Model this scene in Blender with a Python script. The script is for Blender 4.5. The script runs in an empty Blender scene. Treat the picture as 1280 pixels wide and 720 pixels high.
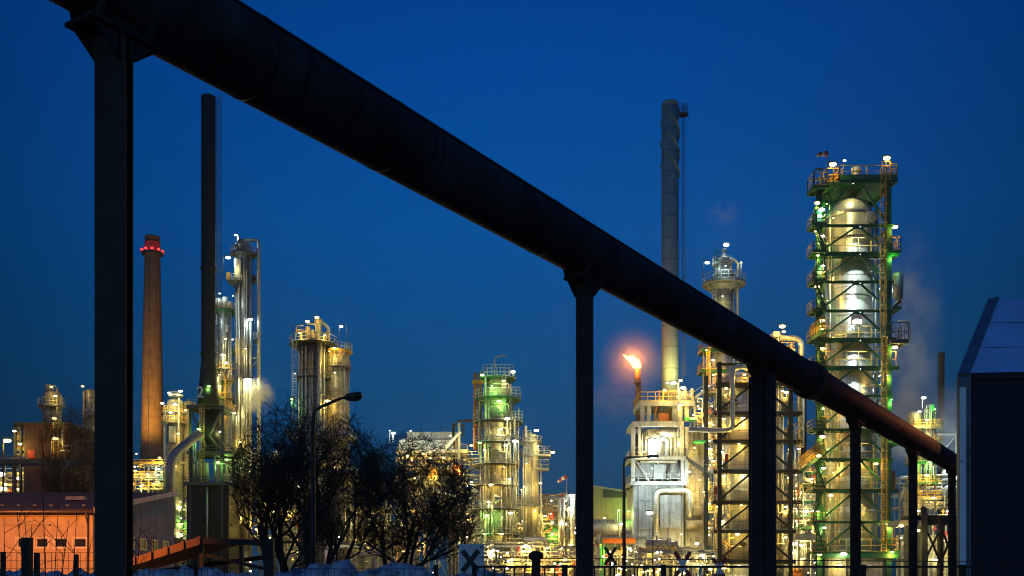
import bpy, math, random
from mathutils import Vector, Matrix, noise

SC = bpy.context.scene
COL = SC.collection
PI = math.pi
F = 1244.4          # focal length in pixels of the 1280 px wide photograph (35 mm)
HOR = 724.0         # row of the horizon
EYE = 1.7

# ------------------------------------------------------------------ camera
cam = bpy.data.cameras.new('camera'); camo = bpy.data.objects.new('camera', cam); COL.objects.link(camo)
camo.location = (0, 0, EYE); camo.rotation_euler = (PI / 2, 0, 0)
cam.lens = 35.0; cam.sensor_width = 36.0; cam.shift_y = (HOR - 360.0) / 1280.0
cam.clip_start = 0.1; cam.clip_end = 12000
SC.camera = camo
SC.view_settings.view_transform = 'Standard'; SC.view_settings.look = 'None'
SC.view_settings.exposure = 0.0; SC.view_settings.gamma = 1.0
SC.render.engine = 'CYCLES'
SC.cycles.use_denoising = True
SC.cycles.max_bounces = 5; SC.cycles.diffuse_bounces = 2; SC.cycles.glossy_bounces = 3
SC.cycles.volume_bounces = 1; SC.cycles.transmission_bounces = 3
SC.cycles.sample_clamp_indirect = 4.0; SC.cycles.blur_glossy = 0.5
SC.cycles.volume_max_steps = 128
SC.cycles.use_light_tree = True
SC.cycles.pixel_filter_type = 'BLACKMAN_HARRIS'; SC.cycles.filter_width = 1.05

# ------------------------------------------------------------------ world
wd = bpy.data.worlds.new('World'); SC.world = wd; wd.use_nodes = True
nt = wd.node_tree; nt.nodes.clear()
out = nt.nodes.new('ShaderNodeOutputWorld'); bg = nt.nodes.new('ShaderNodeBackground')
sky = nt.nodes.new('ShaderNodeTexSky'); sky.sky_type = 'NISHITA'; sky.sun_disc = False
sky.sun_elevation = math.radians(-4.0); sky.sun_rotation = math.radians(35)
bgn = nt.nodes.new('ShaderNodeBackground'); bgn.inputs[1].default_value = 0.10
hs = nt.nodes.new('ShaderNodeMix'); hs.data_type = 'RGBA'; hs.blend_type = 'MULTIPLY'; hs.inputs[0].default_value = 1
hs.inputs[7].default_value = (0.04, 0.35, 0.9, 1)
nt.links.new(sky.outputs[0], hs.inputs[6]); nt.links.new(hs.outputs[2], bgn.inputs[0])
tc = nt.nodes.new('ShaderNodeTexCoord'); sx = nt.nodes.new('ShaderNodeSeparateXYZ')
nt.links.new(tc.outputs['Generated'], sx.inputs[0])
rp = nt.nodes.new('ShaderNodeValToRGB'); nt.links.new(sx.outputs[2], rp.inputs[0])
SKY = [(0.0, (0.006, 0.034, 0.082)), (0.09, (0.002, 0.044, 0.120)), (0.20, (0.0005, 0.060, 0.190)), (0.33, (0.0004, 0.070, 0.280)),
       (0.46, (0.0003, 0.054, 0.270)), (0.60, (0.0003, 0.031, 0.180)), (0.8, (0.0003, 0.026, 0.16)), (1.0, (0.0003, 0.020, 0.13))]
el = rp.color_ramp.elements
while len(el) < len(SKY): el.new(0.5)
for e, (p, c) in zip(el, SKY):
    e.position = p; e.color = (*c, 1)
bg.inputs[1].default_value = 1.0
# vignette put into the sky: full strength straight ahead, dimmer to both sides
m1 = nt.nodes.new('ShaderNodeMath'); m1.operation = 'MULTIPLY'; nt.links.new(sx.outputs[0], m1.inputs[0]); nt.links.new(sx.outputs[0], m1.inputs[1])
m2 = nt.nodes.new('ShaderNodeMath'); m2.operation = 'MULTIPLY_ADD'; m2.inputs[1].default_value = -2.8; m2.inputs[2].default_value = 1.08; nt.links.new(m1.outputs[0], m2.inputs[0])
m3 = nt.nodes.new('ShaderNodeMath'); m3.operation = 'MAXIMUM'; m3.inputs[1].default_value = 0.5; nt.links.new(m2.outputs[0], m3.inputs[0])
nt.links.new(m3.outputs[0], bg.inputs[1])
nt.links.new(rp.outputs[0], bg.inputs[0])
ad = nt.nodes.new('ShaderNodeAddShader')
nt.links.new(bg.outputs[0], ad.inputs[0]); nt.links.new(bgn.outputs[0], ad.inputs[1])
nt.links.new(ad.outputs[0], out.inputs[0])

sl = bpy.data.lights.new('last_dusk_light', 'SUN'); sl.energy = 0.22; sl.angle = math.radians(25); sl.color = (0.34, 0.70, 1.0)
slo = bpy.data.objects.new('last_dusk_light', sl); COL.objects.link(slo); slo.rotation_euler = (math.radians(72), 0, math.radians(-25))

# ------------------------------------------------------------------ materials
MATS = {}
def mat(name, col, rough=0.6, metal=0.0, var=0.25, scale=1.5, streak=0.0, seams=None, bump=0.0, seam_dark=0.55, rust=0.0, spec=0.5):
    m = bpy.data.materials.new(name); m.use_nodes = True
    t = m.node_tree; b = t.nodes['Principled BSDF']
    b.inputs['Roughness'].default_value = rough; b.inputs['Metallic'].default_value = metal
    b.inputs['Specular IOR Level'].default_value = spec
    tcn = t.nodes.new('ShaderNodeTexCoord')
    def mapping(s):
        mp = t.nodes.new('ShaderNodeMapping'); mp.inputs['Scale'].default_value = s
        t.links.new(tcn.outputs['Object'], mp.inputs[0]); return mp
    nz = t.nodes.new('ShaderNodeTexNoise'); nz.inputs['Scale'].default_value = scale; nz.inputs['Detail'].default_value = 5
    nz.inputs['Roughness'].default_value = 0.65
    t.links.new(mapping((1, 1, 1)).outputs[0], nz.inputs[0])
    mx = t.nodes.new('ShaderNodeMix'); mx.data_type = 'RGBA'
    lo = tuple(c * (1 - var) for c in col); hi = tuple(min(1, c * (1 + var * 0.8)) for c in col)
    mx.inputs[6].default_value = (*lo, 1); mx.inputs[7].default_value = (*hi, 1)
    mr = t.nodes.new('ShaderNodeMapRange'); mr.inputs[1].default_value = 0.32; mr.inputs[2].default_value = 0.68
    t.links.new(nz.outputs[0], mr.inputs[0]); t.links.new(mr.outputs[0], mx.inputs[0])
    cur = mx.outputs[2]
    def mul(a, facsock, dark, fac=1.0):
        q = t.nodes.new('ShaderNodeMix'); q.data_type = 'RGBA'; q.blend_type = 'MULTIPLY'
        q.inputs[7].default_value = (dark, dark * 0.97, dark * 0.92, 1)
        t.links.new(facsock, q.inputs[0]); t.links.new(a, q.inputs[6]); return q.outputs[2]
    if streak:
        n2 = t.nodes.new('ShaderNodeTexNoise'); n2.inputs['Scale'].default_value = 1.0; n2.inputs['Detail'].default_value = 4
        t.links.new(mapping((3.0, 3.0, 0.12)).outputs[0], n2.inputs[0])
        r2 = t.nodes.new('ShaderNodeMapRange'); r2.inputs[1].default_value = 0.50; r2.inputs[2].default_value = 0.72; r2.inputs[4].default_value = streak
        t.links.new(n2.outputs[0], r2.inputs[0]); cur = mul(cur, r2.outputs[0], 0.35)
    if rust:
        n3 = t.nodes.new('ShaderNodeTexNoise'); n3.inputs['Scale'].default_value = 0.9; n3.inputs['Detail'].default_value = 8
        n3.inputs['Roughness'].default_value = 0.75
        t.links.new(mapping((1, 1, 0.6)).outputs[0], n3.inputs[0])
        r3 = t.nodes.new('ShaderNodeMapRange'); r3.inputs[1].default_value = 0.52; r3.inputs[2].default_value = 0.66; r3.inputs[4].default_value = rust
        t.links.new(n3.outputs[0], r3.inputs[0])
        q = t.nodes.new('ShaderNodeMix'); q.data_type = 'RGBA'; q.inputs[7].default_value = (0.13, 0.05, 0.022, 1)
        t.links.new(r3.outputs[0], q.inputs[0]); t.links.new(cur, q.inputs[6]); cur = q.outputs[2]
    bsock = nz.outputs[0]
    if seams:
        wv = t.nodes.new('ShaderNodeTexWave'); wv.wave_type = 'BANDS'; wv.bands_direction = seams[0]
        wv.inputs['Scale'].default_value = seams[1]; wv.wave_profile = seams[2] if len(seams) > 2 else 'SAW'
        t.links.new(tcn.outputs['Object'], wv.inputs[0])
        if wv.wave_profile == 'SAW':
            r4 = t.nodes.new('ShaderNodeMapRange'); r4.inputs[1].default_value = 0.93; r4.inputs[2].default_value = 0.97
            t.links.new(wv.outputs[1], r4.inputs[0]); cur = mul(cur, r4.outputs[0], seam_dark)
        else:
            r4 = t.nodes.new('ShaderNodeMapRange'); r4.inputs[1].default_value = 0.0; r4.inputs[2].default_value = 1.0
            t.links.new(wv.outputs[1], r4.inputs[0]); bsock = wv.outputs[1]
    t.links.new(cur, b.inputs['Base Color'])
    if bump:
        bp = t.nodes.new('ShaderNodeBump'); bp.inputs['Strength'].default_value = bump; bp.inputs['Distance'].default_value = 0.05
        t.links.new(bsock, bp.inputs['Height']); t.links.new(bp.outputs[0], b.inputs['Normal'])
    rr = t.nodes.new('ShaderNodeMapRange'); rr.inputs[3].default_value = max(0.05, rough - 0.12); rr.inputs[4].default_value = min(1, rough + 0.15)
    t.links.new(nz.outputs[0], rr.inputs[0]); t.links.new(rr.outputs[0], b.inputs['Roughness'])
    MATS[name] = m; return m
def emit(name, col, st):
    m = bpy.data.materials.new(name); m.use_nodes = True
    t = m.node_tree; t.nodes.clear()
    o = t.nodes.new('ShaderNodeOutputMaterial'); e = t.nodes.new('ShaderNodeEmission')
    e.inputs[0].default_value = (*col, 1); e.inputs[1].default_value = st
    t.links.new(e.outputs[0], o.inputs[0]); m.cycles.emission_sampling = 'NONE'
    MATS[name] = m; return m

mat('cladding', (0.56, 0.56, 0.55), 0.38, 0.6, 0.22, 0.6, 0.55, ('Z', 0.17), 0.25)
mat('cladding_fine', (0.50, 0.50, 0.48), 0.42, 0.6, 0.25, 0.8, 0.5, ('Z', 0.35), 0.2)
mat('pale_cladding', (0.44, 0.41, 0.33), 0.45, 0.3, 0.45, 0.7, 0.9, ('Z', 0.22), 0.2, rust=0.45)
mat('pipe_metal', (0.52, 0.52, 0.50), 0.4, 0.5, 0.25, 2.0, 0.2)
mat('pipe_cream', (0.48, 0.43, 0.32), 0.5, 0.1, 0.25, 2.0, 0.3, rust=0.25)
mat('pipe_grey', (0.30, 0.32, 0.34), 0.42, 0.4, 0.25, 2.0, 0.2)
mat('steel_grey', (0.26, 0.27, 0.28), 0.55, 0.2, 0.3, 1.5, rust=0.25)
mat('steel_pale', (0.46, 0.46, 0.44), 0.55, 0.1, 0.25, 1.5, 0.3, rust=0.2)
mat('steel_dark', (0.06, 0.07, 0.075), 0.6, 0.2, 0.3, 1.5)
mat('steel_green', (0.012, 0.115, 0.045), 0.5, 0.0, 0.25, 1.5, rust=0.12)
mat('rail_yellow', (0.60, 0.36, 0.06), 0.55, 0.0, 0.25, 2.0, rust=0.3)
mat('rail_grey', (0.42, 0.43, 0.42), 0.5, 0.3, 0.2, 2.0)
mat('rail_dark', (0.08, 0.085, 0.08), 0.55, 0.2, 0.2, 2.0)
mat('steel_black', (0.016, 0.018, 0.020), 0.6, 0.0, 0.3, 1.5, spec=0.25)
mat('cladding_dark', (0.20, 0.21, 0.23), 0.42, 0.5, 0.3, 0.6, 0.8, ('Z', 0.17), 0.25)
mat('panel_grey', (0.34, 0.36, 0.39), 0.55, 0.1, 0.35, 0.5, 0.9, ('X', 0.06), 0.1, rust=0.2)
mat('panel_white', (0.62, 0.61, 0.57), 0.55, 0.0, 0.2, 0.5, 0.5, ('X', 0.07), 0.1)
mat('panel_seam', (0.25, 0.26, 0.27), 0.55, 0.1, 0.25, 1.0)
mat('brick_chimney', (0.30, 0.15, 0.08), 0.85, 0.0, 0.3, 0.6, 0.6, ('Z', 0.5), 0.3)
mat('brick_band', (0.16, 0.07, 0.05), 0.85)
mat('black_stack', (0.009, 0.010, 0.012), 0.7, 0.0, 0.3, 0.8, 0.3)
mat('grey_stack', (0.26, 0.36, 0.34), 0.6, 0.0, 0.15, 0.15, 0.4, ('Z', 0.06), 0.1)
mat('brown_block', (0.075, 0.038, 0.032), 0.8, 0.0, 0.35, 0.4, 0.5, ('X', 0.3, 'SIN'), 0.2)
mat('red_panel', (0.35, 0.03, 0.02), 0.6)
mat('rust_orange', (0.45, 0.14, 0.04), 0.7, 0.0, 0.35, 1.0)
mat('orange_paint', (0.85, 0.20, 0.02), 0.5)
mat('green_paint', (0.05, 0.45, 0.12), 0.5)
mat('blue_paint', (0.02, 0.30, 0.48), 0.5)
mat('red_paint', (0.45, 0.02, 0.025), 0.55)
mat('hall_beige', (0.36, 0.33, 0.20), 0.6, 0.0, 0.12, 0.4, 0.4, ('X', 0.8, 'SIN'), 0.4)
mat('hall_dark', (0.05, 0.06, 0.07), 0.5)
mat('duct_black', (0.042, 0.046, 0.050), 0.72, 0.0, 0.75, 1.1, bump=0.6, rust=0.08, spec=0.12)
mat('post_black', (0.018, 0.021, 0.026), 0.7, 0.0, 0.5, 3.0, rust=0.08, spec=0.2)
mat('duct_band', (0.012, 0.012, 0.014), 0.5, 0.3)
mat('plaster', (0.52, 0.42, 0.28), 0.85, 0.0, 0.22, 0.7, 0.18, rust=0.15, bump=0.15)
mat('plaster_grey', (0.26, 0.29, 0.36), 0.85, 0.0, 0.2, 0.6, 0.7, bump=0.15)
mat('bitumen', (0.022, 0.024, 0.028), 0.8, 0.0, 0.3, 0.8, bump=0.2)
mat('trim_pale', (0.72, 0.70, 0.66), 0.7)
mat('window_dark', (0.012, 0.014, 0.018), 0.45, spec=0.2)
mat('zinc', (0.18, 0.18, 0.18), 0.45, 0.6)
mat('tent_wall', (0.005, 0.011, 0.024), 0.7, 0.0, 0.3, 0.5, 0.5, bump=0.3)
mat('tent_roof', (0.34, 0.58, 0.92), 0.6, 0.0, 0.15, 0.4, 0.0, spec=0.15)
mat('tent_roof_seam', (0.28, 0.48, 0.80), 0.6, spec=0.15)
mat('tent_frame', (0.20, 0.21, 0.23), 0.45, 0.5)
mat('tent_post', (0.88, 0.88, 0.88), 0.5, 0.0, 0.08)
mat('bark', (0.020, 0.018, 0.015), 0.9, 0.0, 0.4, 4.0, bump=0.4)
mat('leaf', (0.022, 0.026, 0.015), 0.8, 0.0, 0.5, 0.8)
mat('twig', (0.020, 0.017, 0.014), 0.9)
mat('snow', (0.36, 0.42, 0.50), 0.75, 0.0, 0.75, 3.5, bump=0.9)
mat('ground', (0.075, 0.075, 0.072), 0.9, 0.0, 0.5, 0.15, bump=0.3)
mat('lamp_grey', (0.035, 0.042, 0.05), 0.5, 0.4)
mat('lamp_black', (0.02, 0.02, 0.022), 0.5, 0.2)
mat('sign_white', (0.62, 0.66, 0.70), 0.5, 0.0, 0.06)
mat('sign_black', (0.015, 0.015, 0.017), 0.6)
mat('cross_red', (0.36, 0.02, 0.025), 0.5, 0.0, 0.1)
mat('cross_white', (0.80, 0.80, 0.82), 0.5, 0.0, 0.1)
mat('figure_white', (0.7, 0.7, 0.68), 0.6)
mat('concrete', (0.30, 0.29, 0.27), 0.85, 0.0, 0.2, 0.6, 0.5)
mat('fascia_red', (0.10, 0.055, 0.05), 0.75, 0.0, 0.3, 1.0)
emit('bulb_warm', (1.0, 0.70, 0.26), 7.0)
emit('bulb_white', (1.0, 0.93, 0.70), 8.0)
emit('bulb_cool', (0.80, 1.0, 0.92), 8.0)
emit('bulb_green', (0.45, 1.0, 0.22), 5.0)
emit('bulb_red', (1.0, 0.03, 0.03), 4.0)
emit('bulb_sodium', (1.0, 0.45, 0.10), 10.0)
emit('flame', (1.0, 0.44, 0.11), 8.0)
emit('flame_outer', (1.0, 0.30, 0.06), 3.0)
LC = {'w': ((1.0, 0.64, 0.10), 'bulb_warm'), 'n': ((1.0, 0.86, 0.31), 'bulb_white'), 'c': ((0.80, 1.0, 0.90), 'bulb_cool'),
      'g': ((0.40, 1.0, 0.16), 'bulb_green'), 'r': ((1.0, 0.05, 0.04), 'bulb_red'), 's': ((1.0, 0.36, 0.07), 'bulb_sodium')}

# ------------------------------------------------------------------ mesh builder
class MB:
    def __init__(s): s.v = []; s.f = []; s.m = []; s.sm = []
    def add(s, vs, fs, m=0, smooth=False):
        o = len(s.v); s.v.extend([tuple(a) for a in vs])
        for f in fs: s.f.append(tuple(i + o for i in f)); s.m.append(m); s.sm.append(smooth)
        return s
    def box(s, c, size, m=0, rz=0.0):
        x, y, z = size[0] / 2, size[1] / 2, size[2] / 2
        cs, sn = math.cos(rz), math.sin(rz)
        vs = []
        for dz in (-z, z):
            for dx, dy in ((-x, -y), (x, -y), (x, y), (-x, y)):
                vs.append((c[0] + dx * cs - dy * sn, c[1] + dx * sn + dy * cs, c[2] + dz))
        return s.add(vs, [(3, 2, 1, 0), (4, 5, 6, 7), (0, 1, 5, 4), (1, 2, 6, 5), (2, 3, 7, 6), (3, 0, 4, 7)], m)
    def bx(s, x0, x1, y0, y1, z0, z1, m=0):
        return s.box(((x0 + x1) / 2, (y0 + y1) / 2, (z0 + z1) / 2), (abs(x1 - x0), abs(y1 - y0), abs(z1 - z0)), m)
    def bar(s, p, q, w, h=None, m=0):
        p = Vector(p); q = Vector(q); d = q - p
        if d.length < 1e-5: return s
        d.normalize(); up = Vector((0, 0, 1)) if abs(d.z) < 0.95 else Vector((0, 1, 0))
        a = d.cross(up).normalized() * (w / 2); b = a.cross(d).normalized() * ((h or w) / 2)
        vs = [p - a - b, p + a - b, p + a + b, p - a + b, q - a - b, q + a - b, q + a + b, q - a + b]
        return s.add(vs, [(3, 2, 1, 0), (4, 5, 6, 7), (0, 1, 5, 4), (1, 2, 6, 5), (2, 3, 7, 6), (3, 0, 4, 7)], m)
    def ibeam(s, p, q, w, h, t=None, side=None, m=0):
        # H section: two flanges and a web
        p = Vector(p); q = Vector(q); d = (q - p).normalized(); t = t or w * 0.12
        sd = Vector(side) if side else (d.cross(Vector((0, 0, 1))) if abs(d.z) < 0.95 else Vector((1, 0, 0)))
        sd.normalize(); o = d.cross(sd).normalized()
        for k in (-1, 1):
            c = o * (k * (h / 2 - t / 2)); a = sd * (w / 2); b = o * (t / 2)
            vs = [p + c - a - b, p + c + a - b, p + c + a + b, p + c - a + b, q + c - a - b, q + c + a - b, q + c + a + b, q + c - a + b]
            s.add(vs, [(3, 2, 1, 0), (4, 5, 6, 7), (0, 1, 5, 4), (1, 2, 6, 5), (2, 3, 7, 6), (3, 0, 4, 7)], m)
        a = sd * (t / 2); b = o * (h / 2 - t)
        vs = [p - a - b, p + a - b, p + a + b, p - a + b, q - a - b, q + a - b, q + a + b, q - a + b]
        return s.add(vs, [(3, 2, 1, 0), (4, 5, 6, 7), (0, 1, 5, 4), (1, 2, 6, 5), (2, 3, 7, 6), (3, 0, 4, 7)], m)
    def tube(s, pts, r, n=8, m=0, fil=0.0, caps=True, smooth=True):
        pts = [Vector(p) for p in pts]
        if fil > 0 and len(pts) > 2: pts = fillet(pts, fil)
        rs = r if isinstance(r, (list, tuple)) else [r] * len(pts)
        rings = []; prev = None
        for i, p in enumerate(pts):
            d = (pts[min(i + 1, len(pts) - 1)] - pts[max(i - 1, 0)])
            if d.length < 1e-7: d = Vector((0, 0, 1))
            d.normalize()
            if prev is None:
                up = Vector((0, 0, 1)) if abs(d.z) < 0.9 else Vector((1, 0, 0))
                a = d.cross(up).normalized()
            else:
                a = (prev - d * prev.dot(d))
                a = a.normalized() if a.length > 1e-6 else d.orthogonal().normalized()
            prev = a; b = d.cross(a)
            rings.append([p + (a * math.cos(2 * PI * k / n) + b * math.sin(2 * PI * k / n)) * rs[i] for k in range(n)])
        vs = [v for rg in rings for v in rg]; fs = []
        for i in range(len(rings) - 1):
            for k in range(n):
                k2 = (k + 1) % n
                fs.append((i * n + k, i * n + k2, (i + 1) * n + k2, (i + 1) * n + k))
        s.add(vs, fs, m, smooth)
        if caps:
            o = len(s.v) - len(vs)
            s.f.append(tuple(o + k for k in reversed(range(n)))); s.m.append(m); s.sm.append(False)
            s.f.append(tuple(o + (len(rings) - 1) * n + k for k in range(n))); s.m.append(m); s.sm.append(False)
        return s
    def lathe(s, prof, c=(0, 0, 0), n=28, m=0, smooth=True):
        vs = []; fs = []
        for r, z in prof:
            for k in range(n):
                a = 2 * PI * k / n
                vs.append((c[0] + r * math.cos(a), c[1] + r * math.sin(a), c[2] + z))
        for i in range(len(prof) - 1):
            for k in range(n):
                k2 = (k + 1) % n
                fs.append((i * n + k, i * n + k2, (i + 1) * n + k2, (i + 1) * n + k))
        s.add(vs, fs, m, smooth)
        o = len(s.v) - len(vs)
        for i, rev in ((0, True), (len(prof) - 1, False)):
            if prof[i][0] > 1e-4:
                ids = [o + i * n + k for k in range(n)]
                s.f.append(tuple(reversed(ids)) if rev else tuple(ids)); s.m.append(m); s.sm.append(False)
        return s
    def ell(s, c, r, n=10, m=0):
        vs = []; fs = []; h = max(4, n // 2)
        for i in range(h + 1):
            t = PI * i / h
            for k in range(n):
                a = 2 * PI * k / n
                vs.append((c[0] + r[0] * math.sin(t) * math.cos(a), c[1] + r[1] * math.sin(t) * math.sin(a), c[2] - r[2] * math.cos(t)))
        for i in range(h):
            for k in range(n):
                k2 = (k + 1) % n
                fs.append((i * n + k, i * n + k2, (i + 1) * n + k2, (i + 1) * n + k))
        return s.add(vs, fs, m, True)
    def ring(s, c, r0, r1, th, a0=0.0, a1=2 * PI, n=28, m=0):
        full = abs(a1 - a0 - 2 * PI) < 1e-4
        cnt = n if full else n + 1; vs = []; fs = []
        for k in range(cnt):
            a = a0 + (a1 - a0) * k / n; ca, sa = math.cos(a), math.sin(a)
            for r, z in ((r0, 0), (r1, 0), (r1, th), (r0, th)):
                vs.append((c[0] + r * ca, c[1] + r * sa, c[2] + z))
        for k in range(n):
            i = k * 4; j = ((k + 1) % cnt) * 4
            for e in range(4):
                e2 = (e + 1) % 4
                fs.append((i + e, j + e, j + e2, i + e2))
        if not full:
            fs.append((0, 1, 2, 3)); fs.append(((cnt - 1) * 4 + 3, (cnt - 1) * 4 + 2, (cnt - 1) * 4 + 1, (cnt - 1) * 4))
        return s.add(vs, fs, m)
    def rail(s, pts, h=1.1, step=1.5, t=0.07, mids=(0.55,), m=0, toe=0.0, closed=False):
        pts = [Vector(p) for p in pts]
        if closed: pts.append(pts[0])
        for i in range(len(pts) - 1):
            p, q = pts[i], pts[i + 1]; L = (q - p).length
            for f in tuple(mids) + (1.0,):
                up = Vector((0, 0, h * f)); s.bar(p + up, q + up, t, t, m)
            if toe: s.bar(p + Vector((0, 0, toe / 2)), q + Vector((0, 0, toe / 2)), 0.03, toe, m)
            k = max(1, round(L / step))
            for j in range(k + (1 if i == len(pts) - 2 and not closed else 0)):
                a = p.lerp(q, j / k); s.bar(a, a + Vector((0, 0, h)), t, t, m)
        return s
    def ladder(s, x, y, z0, z1, w=0.55, cage=True, ang=-PI / 2, t=0.06, m=0, step=0.45):
        # ang: direction in which the climber stands
        dx, dy = math.cos(ang), math.sin(ang); px, py = -dy, dx
        for k in (-1, 1):
            s.bar((x + px * k * w / 2, y + py * k * w / 2, z0), (x + px * k * w / 2, y + py * k * w / 2, z1), t, t, m)
        n = int((z1 - z0) / step)
        for i in range(n): 
            z = z0 + (i + .5) * step
            s.bar((x - px * w / 2, y - py * w / 2, z), (x + px * w / 2, y + py * w / 2, z), t * .7, t * .7, m)
        if cage and z1 - z0 > 3:
            hoops = max(2, int((z1 - z0 - 2) / 1.3)); R = 0.42
            for i in range(hoops + 1):
                z = z0 + 2 + (z1 - z0 - 2) * i / hoops
                P = [(x + px * R * math.cos(a) + dx * (0.4 + R * math.sin(a)) , y + py * R * math.cos(a) + dy * (0.4 + R * math.sin(a)), z)
                     for a in [-.9 + (PI + 1.8) * j / 7 for j in range(8)]]
                for a, b in zip(P[:-1], P[1:]): s.bar(a, b, .05, .05, m)
            for j in (1, 3, 5):
                a = -.9 + (PI + 1.8) * (j + .5) / 7
                q = (x + px * R * math.cos(a) + dx * (.4 + R * math.sin(a)), y + py * R * math.cos(a) + dy * (.4 + R * math.sin(a)))
                s.bar((*q, z0 + 2), (*q, z1), .05, .05, m)
        return s
    def build(s, name, mats, parent=None, label=None):
        me = bpy.data.meshes.new(name); me.from_pydata(s.v, [], s.f)
        for mm in (mats if isinstance(mats, (list, tuple)) else [mats]): me.materials.append(MATS[mm])
        me.polygons.foreach_set('material_index', s.m); me.polygons.foreach_set('use_smooth', s.sm)
        me.update(); o = bpy.data.objects.new(name, me); COL.objects.link(o)
        if parent: o.parent = parent
        if label: o['label'] = label
        return o

def fillet(pts, r, n=5):
    res = [pts[0]]
    for i in range(1, len(pts) - 1):
        a, b, c = pts[i - 1], pts[i], pts[i + 1]
        u = (a - b); v = (c - b); rr = min(r, u.length * .48, v.length * .48)
        if rr < 1e-4: res.append(b); continue
        p0 = b + u.normalized() * rr; p2 = b + v.normalized() * rr
        for k in range(n + 1):
            t = k / n; res.append(p0 * (1 - t) ** 2 + b * 2 * t * (1 - t) + p2 * t * t)
    res.append(pts[-1]); return res

def tag(o, label, cat, group=None, kind=None):
    o['label'] = label; o['category'] = cat
    if group: o['group'] = group
    if kind: o['kind'] = kind
    return o
def structure(o): o['kind'] = 'structure'; return o
def empty(name, loc, label, cat, group=None, rz=0.0):
    o = bpy.data.objects.new(name, None); COL.objects.link(o); o.location = loc; o.rotation_euler = (0, 0, rz)
    o.empty_display_size = 1; return tag(o, label, cat, group)

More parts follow.
